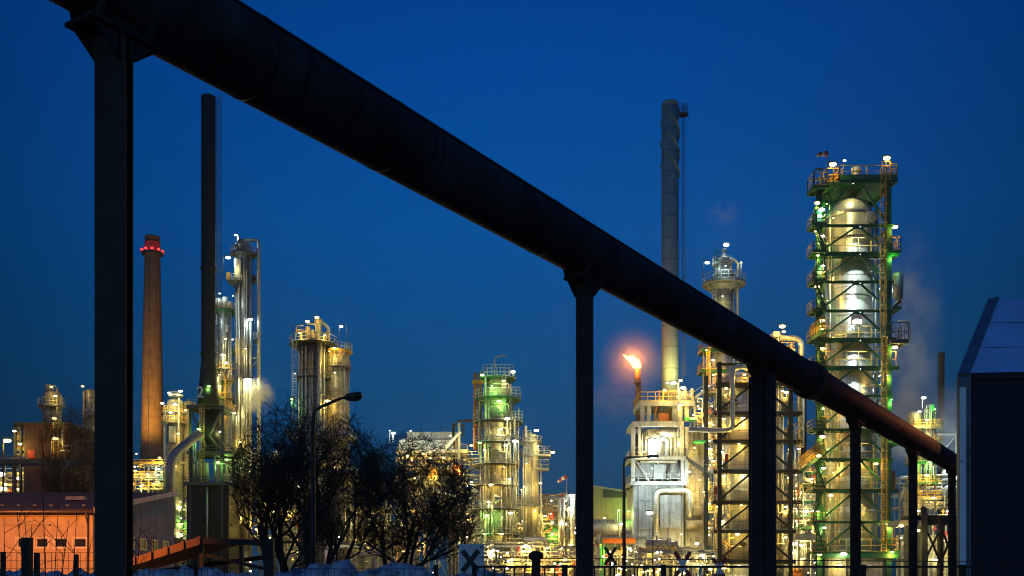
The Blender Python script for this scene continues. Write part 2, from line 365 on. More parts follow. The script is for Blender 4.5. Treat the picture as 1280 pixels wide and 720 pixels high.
class Site:
    """A thing at real distance d, sized from the metres that one picture pixel spans there."""
    def __init__(s, name, px, d, label, cat, group=None, front=0.0):
        # d is the distance of the plane that the pixel sizes refer to; the thing's own axis stands `front` metres behind it
        s.px = px; s.d = d; s.k = d / F
        s.X = (px - 640) * s.k
        s.root = empty(name, (s.X, d + front, 0), label, cat, group)
    def x(s, px): return (px - s.px) * s.k
    def z(s, py): return EYE + (HOR - py) * s.k
    def P(s, px, py, y=0.0): return Vector((s.x(px), y, s.z(py)))
    # ---- parts
    def part(s, name, mb, m, parent=None, label=None): return mb.build(name, m, parent or s.root, label)
    def vessel(s, px, w, yt, yb=None, m='cladding', y=0.0, dome=True, name='vessel', bands=0, n=36, label=None, taper=1.0):
        r = w * s.k / 2; zt = s.z(yt); zb = 0.0 if yb is None else s.z(yb); c = (s.x(px), y, 0)
        prof = [(r * taper, zb)]
        if dome:
            h = r * 0.55
            prof += [(r, zt - h)] + [(r * math.cos(t), zt - h + h * math.sin(t)) for t in [PI / 2 * i / 6 for i in range(1, 7)]]
            prof[-1] = (0.0, zt)
        else: prof += [(r, zt)]
        mb = MB().lathe(prof, c, n)
        if bands:
            st = bands * s.k if bands > 0 else 3; zz = zb + st
            while zz < zt - r * .6:
                mb.lathe([(r * 1.0 - .01, zz - .06), (r + .05, zz - .06), (r + .05, zz + .06), (r - .01, zz + .06)], c, n); zz += st
        return s.part(name, mb, m, label=label)
    def rplat(s, px, py, w, r0w=None, y=0.0, a0=0.0, a1=2 * PI, deck='steel_grey', rail='rail_grey', t=0.08, h=1.15, th=0.22, brackets=True):
        R = w * s.k / 2; r0 = (r0w or w * .6) * s.k / 2 ; c = (s.x(px), y, s.z(py))
        n = max(12, int(20 * (a1 - a0) / (2 * PI)))
        mb = MB().ring((c[0], c[1], c[2] - th), r0, R, th, a0, a1, n)
        if brackets:
            for k in range(8):
                a = a0 + (a1 - a0) * (k + .5) / 8; ca, sa = math.cos(a), math.sin(a)
                mb.bar((c[0] + r0 * ca, c[1] + r0 * sa, c[2] - th - (R - r0) * .7), (c[0] + R * .95 * ca, c[1] + R * .95 * sa, c[2] - th), .12, .12)
        p = s.part('platform', mb, deck)
        pts = [(c[0] + (R - .06) * math.cos(a0 + (a1 - a0) * k / n), c[1] + (R - .06) * math.sin(a0 + (a1 - a0) * k / n), c[2]) for k in range(n + 1)]
        MB().rail(pts, h, 1.2, t, (.5,), toe=.15).build('railing', rail, p)
        return p
    def plat(s, x0, x1, py, y0, y1, deck='steel_grey', rail='rail_grey', t=0.08, h=1.15, th=0.3, sides='flrb', tilt=0.0, step=1.4):
        X0, X1, Z = s.x(x0), s.x(x1), s.z(py)
        mb = MB().bx(X0, X1, y0, y1, Z - .06, Z)
        for yy in (y0 + .1, y1 - .1): mb.bx(X0, X1, yy - .1, yy + .1, Z - th, Z - .063)
        for xx in (X0 + .1, X1 - .1, (X0 + X1) / 2): mb.bx(xx - .08, xx + .08, y0 + .2, y1 - .2, Z - th * .9, Z - .063)
        p = s.part('platform', mb, deck)
        r = MB()
        a, b, c, d = (X0 + .06, y0 + .06, Z), (X1 - .06, y0 + .06, Z), (X1 - .06, y1 - .06, Z), (X0 + .06, y1 - .06, Z)
        if 'f' in sides: r.rail([a, b], h, step, t, (.5,), toe=.14)
        if 'r' in sides: r.rail([b, c], h, step, t, (.5,), toe=.14)
        if 'b' in sides: r.rail([c, d], h, step, t, (.5,), toe=.14)
        if 'l' in sides: r.rail([d, a], h, step, t, (.5,), toe=.14)
        if r.v: r.build('railing', rail, p)
        return p
    def pipe(s, pts, r, m='pipe_metal', fil=None, n=10, name='pipe', flanges=True, label=None):
        """pts: (px, py, y metres)"""
        P = [s.P(*p) for p in pts]; r_ = r * s.k
        mb = MB().tube(P, r_, n, fil=(r_ * 3 if fil is None else fil))
        if flanges:
            for a, b in zip(P[:-1], P[1:]):
                L = (b - a).length
                if L > r_ * 16:
                    u = (b - a).normalized()
                    for f in ((.5,) if L < r_ * 40 else (.3, .72)):
                        c = a.lerp(b, f); mb.tube([c - u * .06, c + u * .06], r_ * 1.5, n)
        return s.part(name, mb, m, label=label)
    def lad(s, px, y0, y1, y=0.0, m='rail_grey', cage=True, ang=-PI / 2, w=.6, t=.07):
        return s.part('ladder', MB().ladder(s.x(px), y, s.z(y1) if y1 else 0.0, s.z(y0), w, cage, ang, t), m)
    def col(s, px, yt, yb=None, y=0.0, w=.4, m='steel_grey', name='column'):
        z0 = 0 if yb is None else s.z(yb)
        return s.part(name, MB().ibeam((s.x(px), y, z0), (s.x(px), y, s.z(yt)), w, w, side=(1, 0, 0)), m)
    def beam(s, a, b, w=.25, h=.35, m='steel_grey', name='beam'):
        return s.part(name, MB().ibeam(s.P(*a), s.P(*b), w, h) if w > .2 else MB().bar(s.P(*a), s.P(*b), w, h), m)
    def lamp(s, px, py, c='w', P=500, y=-1.0, size=1.0, pole=0.0, drop=.55, fwd=-.5, arm=None, light=True):
        """a luminaire: housing, bulb and the light it gives"""
        x, z = s.x(px), s.z(py); lc, bm = LC[c]; q = 1.0 * size
        mb = MB().box((x, y, z + .22 * q), (.9 * q, .5 * q, .14 * q))
        mb.box((x, y + .25 * q, z + .1 * q), (.3 * q, .14 * q, .3 * q))
        if pole: mb.tube([(x, y, z + .28 * q), (x, y, z + .45 * q), (x + pole * .5, y, z + .5 * q), (x + pole, y, z + .3 * q), (x + pole, y, z - (arm or 2.5))], .07, 6, fil=.3)
        else: mb.bar((x, y + .1, z + .1), (x, y + .9, z + .1), .07, .07)
        l = s.part('lamp', mb, 'lamp_grey')
        MB().ell((x, y - .06 * q, z), (.42 * q, .3 * q, .22 * q), 10).build('bulb', bm, l)
        if light:
            d = bpy.data.lights.new('lamp_light', 'POINT'); d.energy = P * GAIN; d.color = lc; d.shadow_soft_size = .25
            o = bpy.data.objects.new('lamp_light', d); COL.objects.link(o); o.parent = l; o.location = (x, y + fwd, z - drop)
        return l
    def spot(s, px, py, c, P, y, target, ang=70, size=.5, blend=.5):
        x, z = s.x(px), s.z(py); lc, bm = LC[c]
        l = s.part('lamp', MB().box((x, y, z + .2), (.5, .5, .2)).bar((x, y, z + .25), (x, y + .7, z + .35), .08), 'lamp_grey')
        MB().ell((x, y, z), (.2 * size, .2 * size, .14 * size), 8).build('bulb', bm, l)
        d = bpy.data.lights.new('lamp_light', 'SPOT'); d.energy = P * GAIN; d.color = lc; d.shadow_soft_size = .15
        d.spot_size = math.radians(ang); d.spot_blend = blend
        o = bpy.data.objects.new('lamp_light', d); COL.objects.link(o); o.parent = l
        up_ = Vector(target).z > z; p = Vector((x, y - (.9 if up_ else 0), z + (.7 if up_ else -.3))); o.location = p
        o.rotation_euler = (Vector(target) - p).to_track_quat('-Z', 'Y').to_euler()
        return l
GAIN = 0.66

# ------------------------------------------------------------------ generic process steelwork
def rack(S, x0, x1, ys, y0, y1, seed, bay=5.0, col='steel_grey', deck='steel_grey', rail='rail_grey', pm=('pipe_metal', 'pipe_cream', 'pipe_metal', 'pipe_grey'),
         pipes=4, risers=6, drums=2, valves=6, lamps=(), base=None, railp=.7, r=(.5, 1.6), brace=True, smallv=2, ylow=None):
    R = random.Random(seed); k = S.k; W = (x1 - x0)
    nb = max(1, round(W * k / bay)); xs = [x0 + W * i / nb for i in range(nb + 1)]
    for i, px in enumerate(xs):
        for yy in (y0, y1): S.col(px, ys[0] - R.uniform(0, 4), base, yy, .32, col)
    low = list(ys) + [ylow or HOR + EYE / k]
    for li, py in enumerate(ys):
        mb = MB()
        for yy in (y0, y1): mb.ibeam(S.P(x0, py, yy - .17), S.P(x1, py, yy - .17), .22, .34)
        for px in xs: mb.bar(S.P(px, py + .4, y0), S.P(px, py + .4, y1), .2, .3)
        d = S.part('deck', mb, deck)
        if R.random() < railp:
            a = S.P(x0, py, y0 - .3); b = S.P(x1, py, y0 - .3); a.z += .18; b.z += .18
            MB().rail([a, b], 1.1, 1.5, .075, (.5,)).build('railing', rail, d)
        hgap = (low[li + 1] - py)
        if brace and hgap > 8:
            for i in range(nb):
                if R.random() < .35:
                    a, b = (xs[i], xs[i + 1]) if R.random() < .5 else (xs[i + 1], xs[i])
                    S.part('brace', MB().bar(S.P(a, py + 2, y0 + .2), S.P(b, low[li + 1], y0 + .2), .14), col)
        for j in range(pipes):
            m = R.choice(pm); rr = R.uniform(*r) * (1.25 if R.random() < .2 else .75)
            yy = R.uniform(y0 - .4, y1); up = R.uniform(.8, 2.2 + .25 * hgap) 
            xa = x0 + W * R.uniform(-.02, .45); xb = x1 - W * R.uniform(-.02, .4)
            pts = [(xa, py - up, yy), (xb, py - up, yy)]
            e = R.random()
            if e < .45: pts.insert(0, (xa, py - up + hgap * R.uniform(.4, .95), yy))
            elif e < .6: pts.insert(0, (xa, py - up - R.uniform(4, 12), yy))
            e = R.random()
            if e < .45: pts.append((xb, py - up + hgap * R.uniform(.4, .95), yy))
            elif e < .6: pts.append((xb, py - up - R.uniform(3, 10), yy))
            S.pipe(pts, rr, m, n=8)
        for j in range(valves):
            px = x0 + W * R.random(); yy = R.uniform(y0 - .6, y0 + 1); z = py + R.uniform(-4, hgap * .7)
            c = S.P(px, z, yy); s = R.uniform(.2, .42)
            mb = MB().tube([c + Vector((0, 0, -s * 2.2)), c + Vector((0, 0, s * 1.6))], s * .3, 6)
            mb.ell(c, (s * .7, s * .7, s * .6), 8).tube([c + Vector((-s * 1.3, 0, 0)), c + Vector((s * 1.3, 0, 0))], s * .45, 8)
            mb.ring((c.x, c.y, c.z + s * 1.6), s * .7, s * .9, .06, n=10)
            S.part('valve', mb, R.choice(('pipe_metal', 'pipe_cream', 'pipe_grey', 'pipe_grey', 'pipe_metal', 'rail_yellow', 'red_paint')))
    for j in range(drums):
        py = R.choice(ys); px = x0 + W * R.uniform(.1, .9); rr = R.uniform(.45, .95); L = R.uniform(1.6, 3.6); yy = R.uniform(y0 + rr, y1 - rr) if y1 - y0 > 2 * rr else (y0 + y1) / 2
        c = S.P(px, py, yy); c.z += rr + .45
        ax = Vector((1, 0, 0)) if R.random() < .65 else Vector((0, 1, 0))
        prof = [(-L / 2 - rr * .4, .02), (-L / 2 - rr * .34, rr * .45), (-L / 2 - rr * .15, rr * .86), (-L / 2, rr), (L / 2, rr), (L / 2 + rr * .15, rr * .86), (L / 2 + rr * .34, rr * .45), (L / 2 + rr * .4, .02)]
        mb = MB().tube([c + ax * t for t, _ in prof], [q for _, q in prof], 18)
        for t in (-.3, .3):
            p = c + ax * (t * L); mb.box((p.x, p.y, p.z - rr - .1), (.25 if ax.x else rr * 1.5, rr * 1.5 if ax.x else .25, .8))
        for t in (-.5, .5): mb.tube([c + ax * (t * L - .05), c + ax * (t * L + .05)], rr * 1.12, 18)
        mb.tube([c, c + Vector((0, 0, rr * 1.7))], rr * .22, 8)
        S.part('drum', mb, R.choice(('cladding', 'pipe_cream', 'pipe_metal')))
    for j in range(smallv):
        px = x0 + W * R.uniform(.05, .95); li = R.randrange(len(ys)); py = low[li + 1]; h = (py - ys[li]) * R.uniform(.5, 1.1); w = R.uniform(5, 11)
        S.vessel(px, w, py - h, py, R.choice(('cladding', 'pale_cladding', 'cladding_fine')), R.uniform(y0 + 1, max(y0 + 1.1, y1 - 1)), n=20, name='small_vessel')
    for j in range(risers):
        px = x0 + W * R.random(); yy = R.uniform(y0 - .3, y1); a = R.choice(low[:-1]) - R.uniform(0, 10); b = R.choice(low[1:])
        if b - a < 8: b = a + 14
        rr = R.uniform(*r) * .8; pts = [(px, a, yy), (px, b, yy)]
        if R.random() < .6: dx = R.uniform(4, 14) * R.choice((-1, 1)); pts.insert(0, (px + dx, a, yy))
        if R.random() < .4: dx = R.uniform(4, 10) * R.choice((-1, 1)); pts.append((px + dx, b, yy))
        S.pipe(pts, rr, R.choice(pm), n=8)
    for j in range(16):
        c = S.P(x0 + W * R.random(), ys[0] + (low[-1] - ys[0] - 12) * R.random(), y0 - R.uniform(.3, 1.2)); q = R.uniform(.12, .24)
        MB().ell(c, (q, q, q * .8), 8).build('bulb', R.choice(('bulb_warm', 'bulb_white', 'bulb_white', 'bulb_cool')), S.part('bulkhead_lamp', MB().box(c + Vector((0, .25, .1)), (.3, .3, .3)), 'lamp_grey'))
    for j in range(int(W * k / 2.2)):
        px = x0 + W * R.random(); yy = y0 - R.uniform(.2, .9); li = R.randrange(len(ys)); a, b = ys[li], low[li + 1]
        if R.random() < .5: S.pipe([(px, a - R.uniform(0, 6), yy), (px, b, yy)], R.uniform(.3, .55), R.choice(pm), n=6, flanges=False)
        else: S.pipe([(px, (a + b) / 2 + R.uniform(-5, 5), yy), (px + R.uniform(8, 26), (a + b) / 2, yy), (px + R.uniform(8, 26), b, yy)], R.uniform(.3, .6), R.choice(pm), n=6, flanges=False)
    for L in lamps: S.lamp(*L[:3], P=1.3 * (L[3] if len(L) > 3 else 420), y=y0 - .8 if len(L) < 5 else L[4], size=.8)

# ------------------------------------------------------------------ ground
mb = MB(); N = 40
for (a, b, st) in ((-400, 400, 20),):
    n = int((b - a) / st)
    vs = []; fs = []
    for i in range(n + 1):
        for j in range(n + 1):
            x = a + i * st; y = -60 + j * st
            vs.append((x, y, 0))
    for i in range(n):
        for j in range(n):
            p = i * (n + 1) + j; fs.append((p, p + n + 1, p + n + 2, p + 1))
    mb.add(vs, fs)
# one sheet carried on to the horizon
E_ = 6000
mb.add([(-E_, -E_, 0), (E_, -E_, 0), (E_, -60, 0), (-E_, -60, 0), (-E_, -60, 0), (-400, -60, 0), (-400, 740, 0), (-E_, 740, 0), (400, -60, 0), (E_, -60, 0), (E_, 740, 0), (400, 740, 0),
        (-E_, 740, 0), (E_, 740, 0), (E_, E_, 0), (-E_, E_, 0)], [(0, 1, 2, 3), (4, 5, 6, 7), (8, 9, 10, 11), (12, 13, 14, 15)])
structure(mb.build('ground', 'ground'))

# ------------------------------------------------------------------ overhead pipeline in the foreground
SP = 8.0                                              # depth between two supports
def axis(d): return Vector((0.6461 * d - 10.148, d, 7.545))
D0 = 1.213 * SP; U = (axis(20) - axis(10)).normalized(); NRM = Vector((-U.y, U.x, 0))
R_ = 0.458
pr = empty('overhead_pipeline', axis(D0), 'large black overhead pipeline running diagonally across the foreground', 'pipeline')
def lp(d, dz=0.0): return axis(d) - axis(D0) + Vector((0, 0, dz))
mb = MB().tube([lp(4 + i * 1.0) for i in range(0, 60)], R_, 40)
mb.build('pipe_shell', 'duct_black', pr)
for d in (11.15, 13.1, 16.5, 24.4, 38.2, 45.0):
    c = lp(d); MB().tube([c - U * .02, c + U * .02], R_ + .006, 40).build('seam_band', 'duct_band', pr)
sm_ = MB()
for a in (.35, 2.6): 
    o = NRM * math.cos(a) * (R_ + .004) + Vector((0, 0, 1)) * math.sin(a) * (R_ + .004); sm_ = MB().bar(lp(5) + o, lp(29) + o, .03, .012); sm_.build('weld_seam', 'duct_band', pr)
for d, a0, a1, w in ((11.55, -2.6, -.7, .05), (11.62, -1.7, -1.2, .10), (13.55, -2.5, -.6, .03), (13.7, -2.2, -.9, .06), (15.2, -2.0, -1.3, .02), (17.0, -2.3, -1.2, .025), (23.2, -2.2, -1.0, .03)):
    c = lp(d); vs = []; n = 16
    for j in range(n + 1):
        t = a0 + (a1 - a0) * j / n; wob = .012 * math.sin(j * .9 + d) + .02 * noise.noise(Vector((j * .35, d, 0))); q = w * math.sin(PI * j / n) ** .5 / 2 + .004
        o = (NRM * -math.sin(t) * -1 if False else NRM * math.sin(t) + Vector((0, 0, 1)) * -math.cos(t) * -1) * (R_ + .007)
        vs += [c + o + U * (wob - q), c + o + U * (wob + q)]
    MB().add(vs, [(2 * j, 2 * j + 1, 2 * j + 3, 2 * j + 2) for j in range(n)]).build('crease', 'duct_band', pr)
for d in (29.25,):
    c = lp(d); mb = MB().tube([c - U * .16, c - U * .03], R_ + .085, 40).tube([c + U * .03, c + U * .16], R_ + .085, 40)
    fl = mb.build('flange', 'duct_black', pr)
    b = MB()
    for k in range(24):
        a = 2 * PI * k / 24; o = (NRM * math.cos(a) + Vector((0, 0, 1)) * math.sin(a)) * (R_ + .045)
        b.tube([c + o - U * .24, c + o + U * .24], .035, 6)
    b.build('bolt', 'duct_band', fl)
SUP = ['first and tallest looking black column under the pipeline, at the left', 'second black column under the pipeline, alone against the blue sky', 'widest black double column under the pipeline, in front of the yellow lit vessel',
       'slim black column under the pipeline, in front of the green framed tower', 'slim black column under the reddish end of the pipeline, right of the green framed tower', 'last slim black column under the pipeline, beside the tent']
for i in range(6):
    d = D0 + i * SP; c = axis(d); w = .36 if i != 2 else .62
    rt = empty('pipeline_support', (c.x, c.y, 0), SUP[i], 'support column', 'black columns that carry the pipeline', rz=math.atan2(U.y, U.x))
    # local x runs along the pipe
    top = c.z - R_ - .13
    mb = MB()
    aw = -math.atan2(U.y, U.x)
    fx = Vector((math.cos(aw), math.sin(aw), 0))
    if i == 2:
        for k in (-1, 1): mb.ibeam(fx * (.17 * k), fx * (.17 * k) + Vector((0, 0, top)), .28, .34, .03, side=fx)
        for z in (1.5, 3, 4.5): mb.box((0, 0, z), (.5, .02, .3), 0, aw)
    else: mb.ibeam((0, 0, 0), (0, 0, top), .30, .20, .03, side=fx)
    mb.build('column', 'post_black', rt)
    MB().box((0, 0, .03), (.6, .6, .06)).build('base_plate', 'post_black', rt)
    g = MB()
    hw = .07 if i != 2 else .2
    L = .34 if i != 2 else .5
    g.box((0, 0, top - .004 + .03), (2 * L + .10, .42, .04))
    for k in (-1, 1):
        for yy in (-.15, .15):
            g.add([(k * hw, yy - .015, top - .24), (k * L, yy - .015, top), (k * hw, yy - .015, top), (k * hw, yy + .015, top - .24), (k * L, yy + .015, top), (k * hw, yy + .015, top)],
                  [(0, 1, 2), (5, 4, 3), (0, 3, 4, 1), (1, 4, 5, 2), (2, 5, 3, 0)])
    g.build('bracket', 'post_black', rt)
    sd = MB(); n = 12; z0 = top + .055; L2 = L * .82
    # saddle: cheeks under the pipe cut to its round underside
    for k in (-1, 1):
        x = k * L2; vs = []
        for j in range(n + 1):
            yv = -.28 + .56 * j / n; zc = c.z - math.sqrt(max(0, R_ ** 2 - yv ** 2)) + .01
            for xx in (x - .02, x + .02): vs += [(xx, yv * .8, z0), (xx, yv, zc)]
        fs = []
        for j in range(n):
            a = j * 4; b_ = a + 4
            fs += [(a, a + 1, b_ + 1, b_), (a + 2, b_ + 2, b_ + 3, a + 3), (a + 1, a + 3, b_ + 3, b_ + 1), (a, b_, b_ + 2, a + 2)]
        fs += [(0, 2, 3, 1), (n * 4, n * 4 + 1, n * 4 + 3, n * 4 + 2)]
        sd.add(vs, fs)
    sd.box((0, 0, (z0 + c.z - R_ + .05) / 2), (2 * L2 - .05, .3, c.z - R_ + .05 - z0))
    sd.build('saddle', 'post_black', rt)

# ------------------------------------------------------------------ storage tent at the right
TD = 25.0
A = Vector(((1197.5 - 640) / F * TD, TD, 0)); az = EYE + (HOR - 471) / F * TD
ua = math.radians(6); u = Vector((math.cos(ua), -math.sin(ua), 0))
va = math.radians(33); v = Vector((math.sin(va), math.cos(va), 0))
HWd = 5.4; LEN = 14.0
def tp(a, b, z): return u * a + v * b + Vector((0, 0, z))
rd = TD + HWd * v.y; rz_ = EYE + (HOR - 376) / F * rd
tent = empty('storage_tent', A, 'large dark blue storage tent with white corner post at the right edge', 'tent')
n = 14; H = az
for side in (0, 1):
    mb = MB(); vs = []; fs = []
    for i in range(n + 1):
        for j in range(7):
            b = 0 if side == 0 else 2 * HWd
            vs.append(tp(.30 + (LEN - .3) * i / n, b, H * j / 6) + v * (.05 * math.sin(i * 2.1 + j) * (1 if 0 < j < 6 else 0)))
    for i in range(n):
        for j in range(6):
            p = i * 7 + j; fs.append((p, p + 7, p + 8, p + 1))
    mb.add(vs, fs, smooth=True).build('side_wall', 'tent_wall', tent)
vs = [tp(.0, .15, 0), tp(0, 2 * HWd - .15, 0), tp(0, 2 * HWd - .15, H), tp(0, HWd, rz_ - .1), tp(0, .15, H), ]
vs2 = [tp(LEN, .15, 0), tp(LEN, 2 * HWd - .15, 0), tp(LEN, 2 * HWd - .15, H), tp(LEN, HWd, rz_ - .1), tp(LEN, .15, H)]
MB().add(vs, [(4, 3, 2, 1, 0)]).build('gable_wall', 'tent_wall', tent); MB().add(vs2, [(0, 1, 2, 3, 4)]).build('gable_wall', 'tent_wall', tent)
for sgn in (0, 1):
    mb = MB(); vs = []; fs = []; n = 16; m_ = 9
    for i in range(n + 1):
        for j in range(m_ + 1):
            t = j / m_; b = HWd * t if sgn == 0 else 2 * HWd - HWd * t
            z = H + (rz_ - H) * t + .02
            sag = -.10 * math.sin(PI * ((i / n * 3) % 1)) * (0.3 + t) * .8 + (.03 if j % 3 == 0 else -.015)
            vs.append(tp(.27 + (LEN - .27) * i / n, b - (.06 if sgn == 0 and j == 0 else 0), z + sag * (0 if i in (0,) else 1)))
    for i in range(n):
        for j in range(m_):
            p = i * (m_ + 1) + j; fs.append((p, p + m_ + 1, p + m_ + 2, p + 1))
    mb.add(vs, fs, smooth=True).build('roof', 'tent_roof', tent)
for t in (.33, .66):
    b = HWd * t; MB().bar(tp(.3, b, H + (rz_ - H) * t + .03), tp(LEN, b, H + (rz_ - H) * t + .03), .10, .03).build('roof_seam', 'tent_roof_seam', tent)
for a in (4.9, 9.6):
    MB().bar(tp(a, 0, H + .02), tp(a, HWd, rz_ - .06), .08, .05).build('roof_seam', 'tent_roof_seam', tent); MB().bar(tp(a, -.02, 0), tp(a, -.02, H - .02), .06, .04).build('wall_seam', 'tent_wall', tent)
for a in (.13,):
    for s0, s1 in ((0, HWd), (2 * HWd, HWd)):
        p = tp(a, s0, H + .0); q = tp(a, s1, rz_ + .0)
        MB().bar(p + Vector((0, 0, -.02)), q + Vector((0, 0, -.02)), .26, .22).bar(p + u * .12 + Vector((0, 0, .10)), q + u * .12 + Vector((0, 0, .10)), .05, .05).build('rake_beam', 'tent_frame', tent)
pw = MB(); pw.bar(tp(.10, -.02, 0), tp(.10, -.02, H - .28), .15, .1); pw.build('corner_post', 'tent_post', tent)
MB().bar(tp(.11, .04, 0), tp(.11, .04, H - .02), .25, .14).bar(tp(.28, -.03, 0), tp(.28, -.03, H), .05, .06).build('post_frame', 'tent_frame', tent)
c = tp(.10, -.08, EYE + (HOR - 577) / F * TD); MB().ell(c, (.022, .02, .022), 8).build('bolt', 'sign_black', tent)
MB().bar(tp(.3, -.02, H), tp(LEN, -.02, H), .09, .16).build('eave_rail', 'tent_wall', tent)

# ------------------------------------------------------------------ low plaster building at the left
BD = 60.0; k = BD / F
S = Site('low_building', 116, BD, 'low plaster building glowing orange, with small windows and dark roof', 'building')
eh = S.z(641); X1 = 0.0; X0 = S.x(-190); DP = 14.4; rh = 8.0
mb = MB(); wx = [(-66, -50), (-43, -27), (-20, -4), (21, 36), (44.5, 60), (67.5, 84), (91.5, 108)]
wz0, wz1 = S.z(684.5), S.z(672.5)
# front wall with real openings: strips between windows
cur = X0
for a, b in wx:
    mb.bx(cur, S.x(a), 0, .3, 0, eh); mb.bx(S.x(a), S.x(b), 0, .3, 0, wz0); mb.bx(S.x(a), S.x(b), 0, .3, wz1, eh); cur = S.x(b)
mb.bx(cur, X1, 0, .3, 0, eh)
S.part('wall', mb, 'plaster'); S.part('wall', MB().bx(X0 + .303, X1 - .303, DP - .3, DP, 0, rh), 'plaster_grey')
for a, b in wx:
    f = MB(); xa, xb = S.x(a), S.x(b)
    f.bx(xa, xb, .05, .14, wz0, wz0 + .06).bx(xa, xb, .05, .14, wz1 - .06, wz1).bx(xa, xa + .06, .05, .14, wz0 + .06, wz1 - .06).bx(xb - .06, xb, .05, .14, wz0 + .06, wz1 - .06)
    f.bx(xa - .07, xb + .07, -.06, .05, wz0 - .08, wz0 - .002).bx(xa - .07, xb + .07, -.035, -.002, wz1 + .002, wz1 + .06).bx(xa - .07, xa - .002, -.035, -.002, wz0, wz1).bx(xb + .002, xb + .07, -.035, -.002, wz0, wz1)
    w = S.part('window', f, 'trim_pale'); MB().bx(xa + .061, xb - .061, .09, .10, wz0 + .061, wz1 - .061).build('pane', 'window_dark', w)
# gable end
ge = MB(); vs = [(0, .301, 0), (0, DP, 0), (0, DP, rh), (0, .301, eh)]
for xx in (X1, X0 + .3):
    ge = MB(); ge.add([(xx + x, y, z) for x, y, z in vs] + [(xx + x - .3, y, z) for x, y, z in vs], [(0, 1, 2, 3), (7, 6, 5, 4), (0, 4, 5, 1), (1, 5, 6, 2), (2, 6, 7, 3), (3, 7, 4, 0)])
    S.part('gable_wall', ge, 'plaster_grey')
for yy in (3.2, 5.4, 7.6, 9.8, 12):
    f = MB().bx(X1 + .003, X1 + .06, yy, yy + 1.1, S.z(683), S.z(683) + .08).bx(X1 + .003, X1 + .06, yy, yy + 1.1, S.z(668), S.z(668) + .08)
    f.bx(X1 + .003, X1 + .06, yy, yy + .08, S.z(683) + .08, S.z(668)).bx(X1 + .003, X1 + .06, yy + 1.02, yy + 1.1, S.z(683) + .08, S.z(668))
    w = S.part('window', f, 'zinc'); MB().bx(X1 + .004, X1 + .02, yy + .081, yy + 1.019, S.z(683) + .081, S.z(668) - .001).build('pane', 'window_dark', w)
rf = MB()
for s0 in (0,):
    ya, yb = -.45, DP + .3
    za, zb = eh + .02, rh + .06
    rf.add([(X0 - .3, ya, za), (X1 + .25, ya, za), (X1 + .25, yb, zb), (X0 - .3, yb, zb), (X0 - .3, ya, za + .16), (X1 + .25, ya, za + .16), (X1 + .25, yb, zb + .16), (X0 - .3, yb, zb + .16)],
           [(0, 3, 2, 1), (4, 5, 6, 7), (0, 1, 5, 4), (1, 2, 6, 5), (2, 3, 7, 6), (3, 0, 4, 7)])
r0 = S.part('roof', rf, 'bitumen')
MB().bar((X1 + .29, -.45, eh + .12), (X1 + .29, DP, rh + .15), .08, .34).build('verge_board', 'trim_pale', r0)
for i in range(9): MB().box((S.x(-60 + i * 21), 2.0, eh + .55), (.16, .16, .2)).build('roof_vent', 'zinc', r0)
MB().box((S.x(36), 6.5, rh - .9), (1.2, .5, .25)).build('roof_hatch', 'zinc', r0)
MB().tube([(X0, -.55, eh + .03), (X1 + .2, -.55, eh + .03)], .09, 8).build('gutter', 'zinc', r0)
MB().tube([(X1 - .2, -.5, eh), (X1 - .2, -.46, eh - .25), (X1 - .25, -.10, eh - .7), (X1 - .25, -.10, 0)], .06, 8, fil=.2).build('downpipe', 'zinc', r0)
MB().bx(S.x(5), S.x(62), -.03, -.003, S.z(656.5), S.z(656)).bx(S.x(62), S.x(64), -.10, -.003, S.z(657.5), S.z(655)).build('cable', 'zinc', S.root)
MB().bx(X0, X1 - .4, -.06, -.003, S.z(645.5), S.z(644.3)).build('cornice', 'plaster', S.root)

def street_lamp(px, d, ytop, arm, label, m='lamp_grey', r0=.11, r1=.06, col=None, P=0, hl=.9, lit=None, tilt=.12, headr=(.16, .09), X=None, ht=None, aim=None, cone=70):
    S = Site('street_lamp', px, d, label, 'street lamp')
    z = S.z(ytop) if ht is None else ht
    sg = 1 if arm > 0 else -1
    MB().tube([(0, 0, 0), (0, 0, z * .5), (0, 0, z - .5), (sg * .03, 0, z - .12), (sg * .25, 0, z), (arm - sg * hl * .6, 0, z + tilt * abs(arm))], [r0, (r0 + r1) / 2, r1, r1 * .9, r1 * .8, r1 * .7], 10).build('pole', m, S.root)
    a = Vector((arm - sg * hl * .6, 0, z + tilt * abs(arm))); b = a + Vector((sg * hl, 0, tilt * hl))
    mb = MB(); mb.tube([a, a.lerp(b, .15), a.lerp(b, .3), a.lerp(b, .95), b], [headr[1] * .5, headr[1] * .8, headr[0], headr[0], headr[0] * .7], 10)
    h = mb.build('lamp_head', m, S.root)
    c = a.lerp(b, .62) + Vector((0, 0, -headr[0] * .9))
    MB().ell(c, (hl * .3, headr[0] * .7, headr[0] * .55), 10).build('lamp_glass', lit or 'window_dark', h)
    if P:
        dd = bpy.data.lights.new('lamp_light', 'POINT' if aim is None else 'SPOT'); dd.energy = P; dd.color = col; dd.shadow_soft_size = .15
        o = bpy.data.objects.new('lamp_light', dd); COL.objects.link(o); o.parent = h; o.location = c + Vector((0, 0, -.35))
        if aim is not None:
            dd.spot_size = math.radians(cone); dd.spot_blend = .35
            o.rotation_euler = (Vector(aim) - Vector((S.X, d, 0)) - o.location).to_track_quat('-Z', 'Y').to_euler()
    return S
street_lamp(391, 20, 506, 0.82, 'unlit grey street lamp rising in front of the bare trees', m='lamp_black', r0=.062, r1=.042, hl=.42, headr=(.075, .035), tilt=.16)
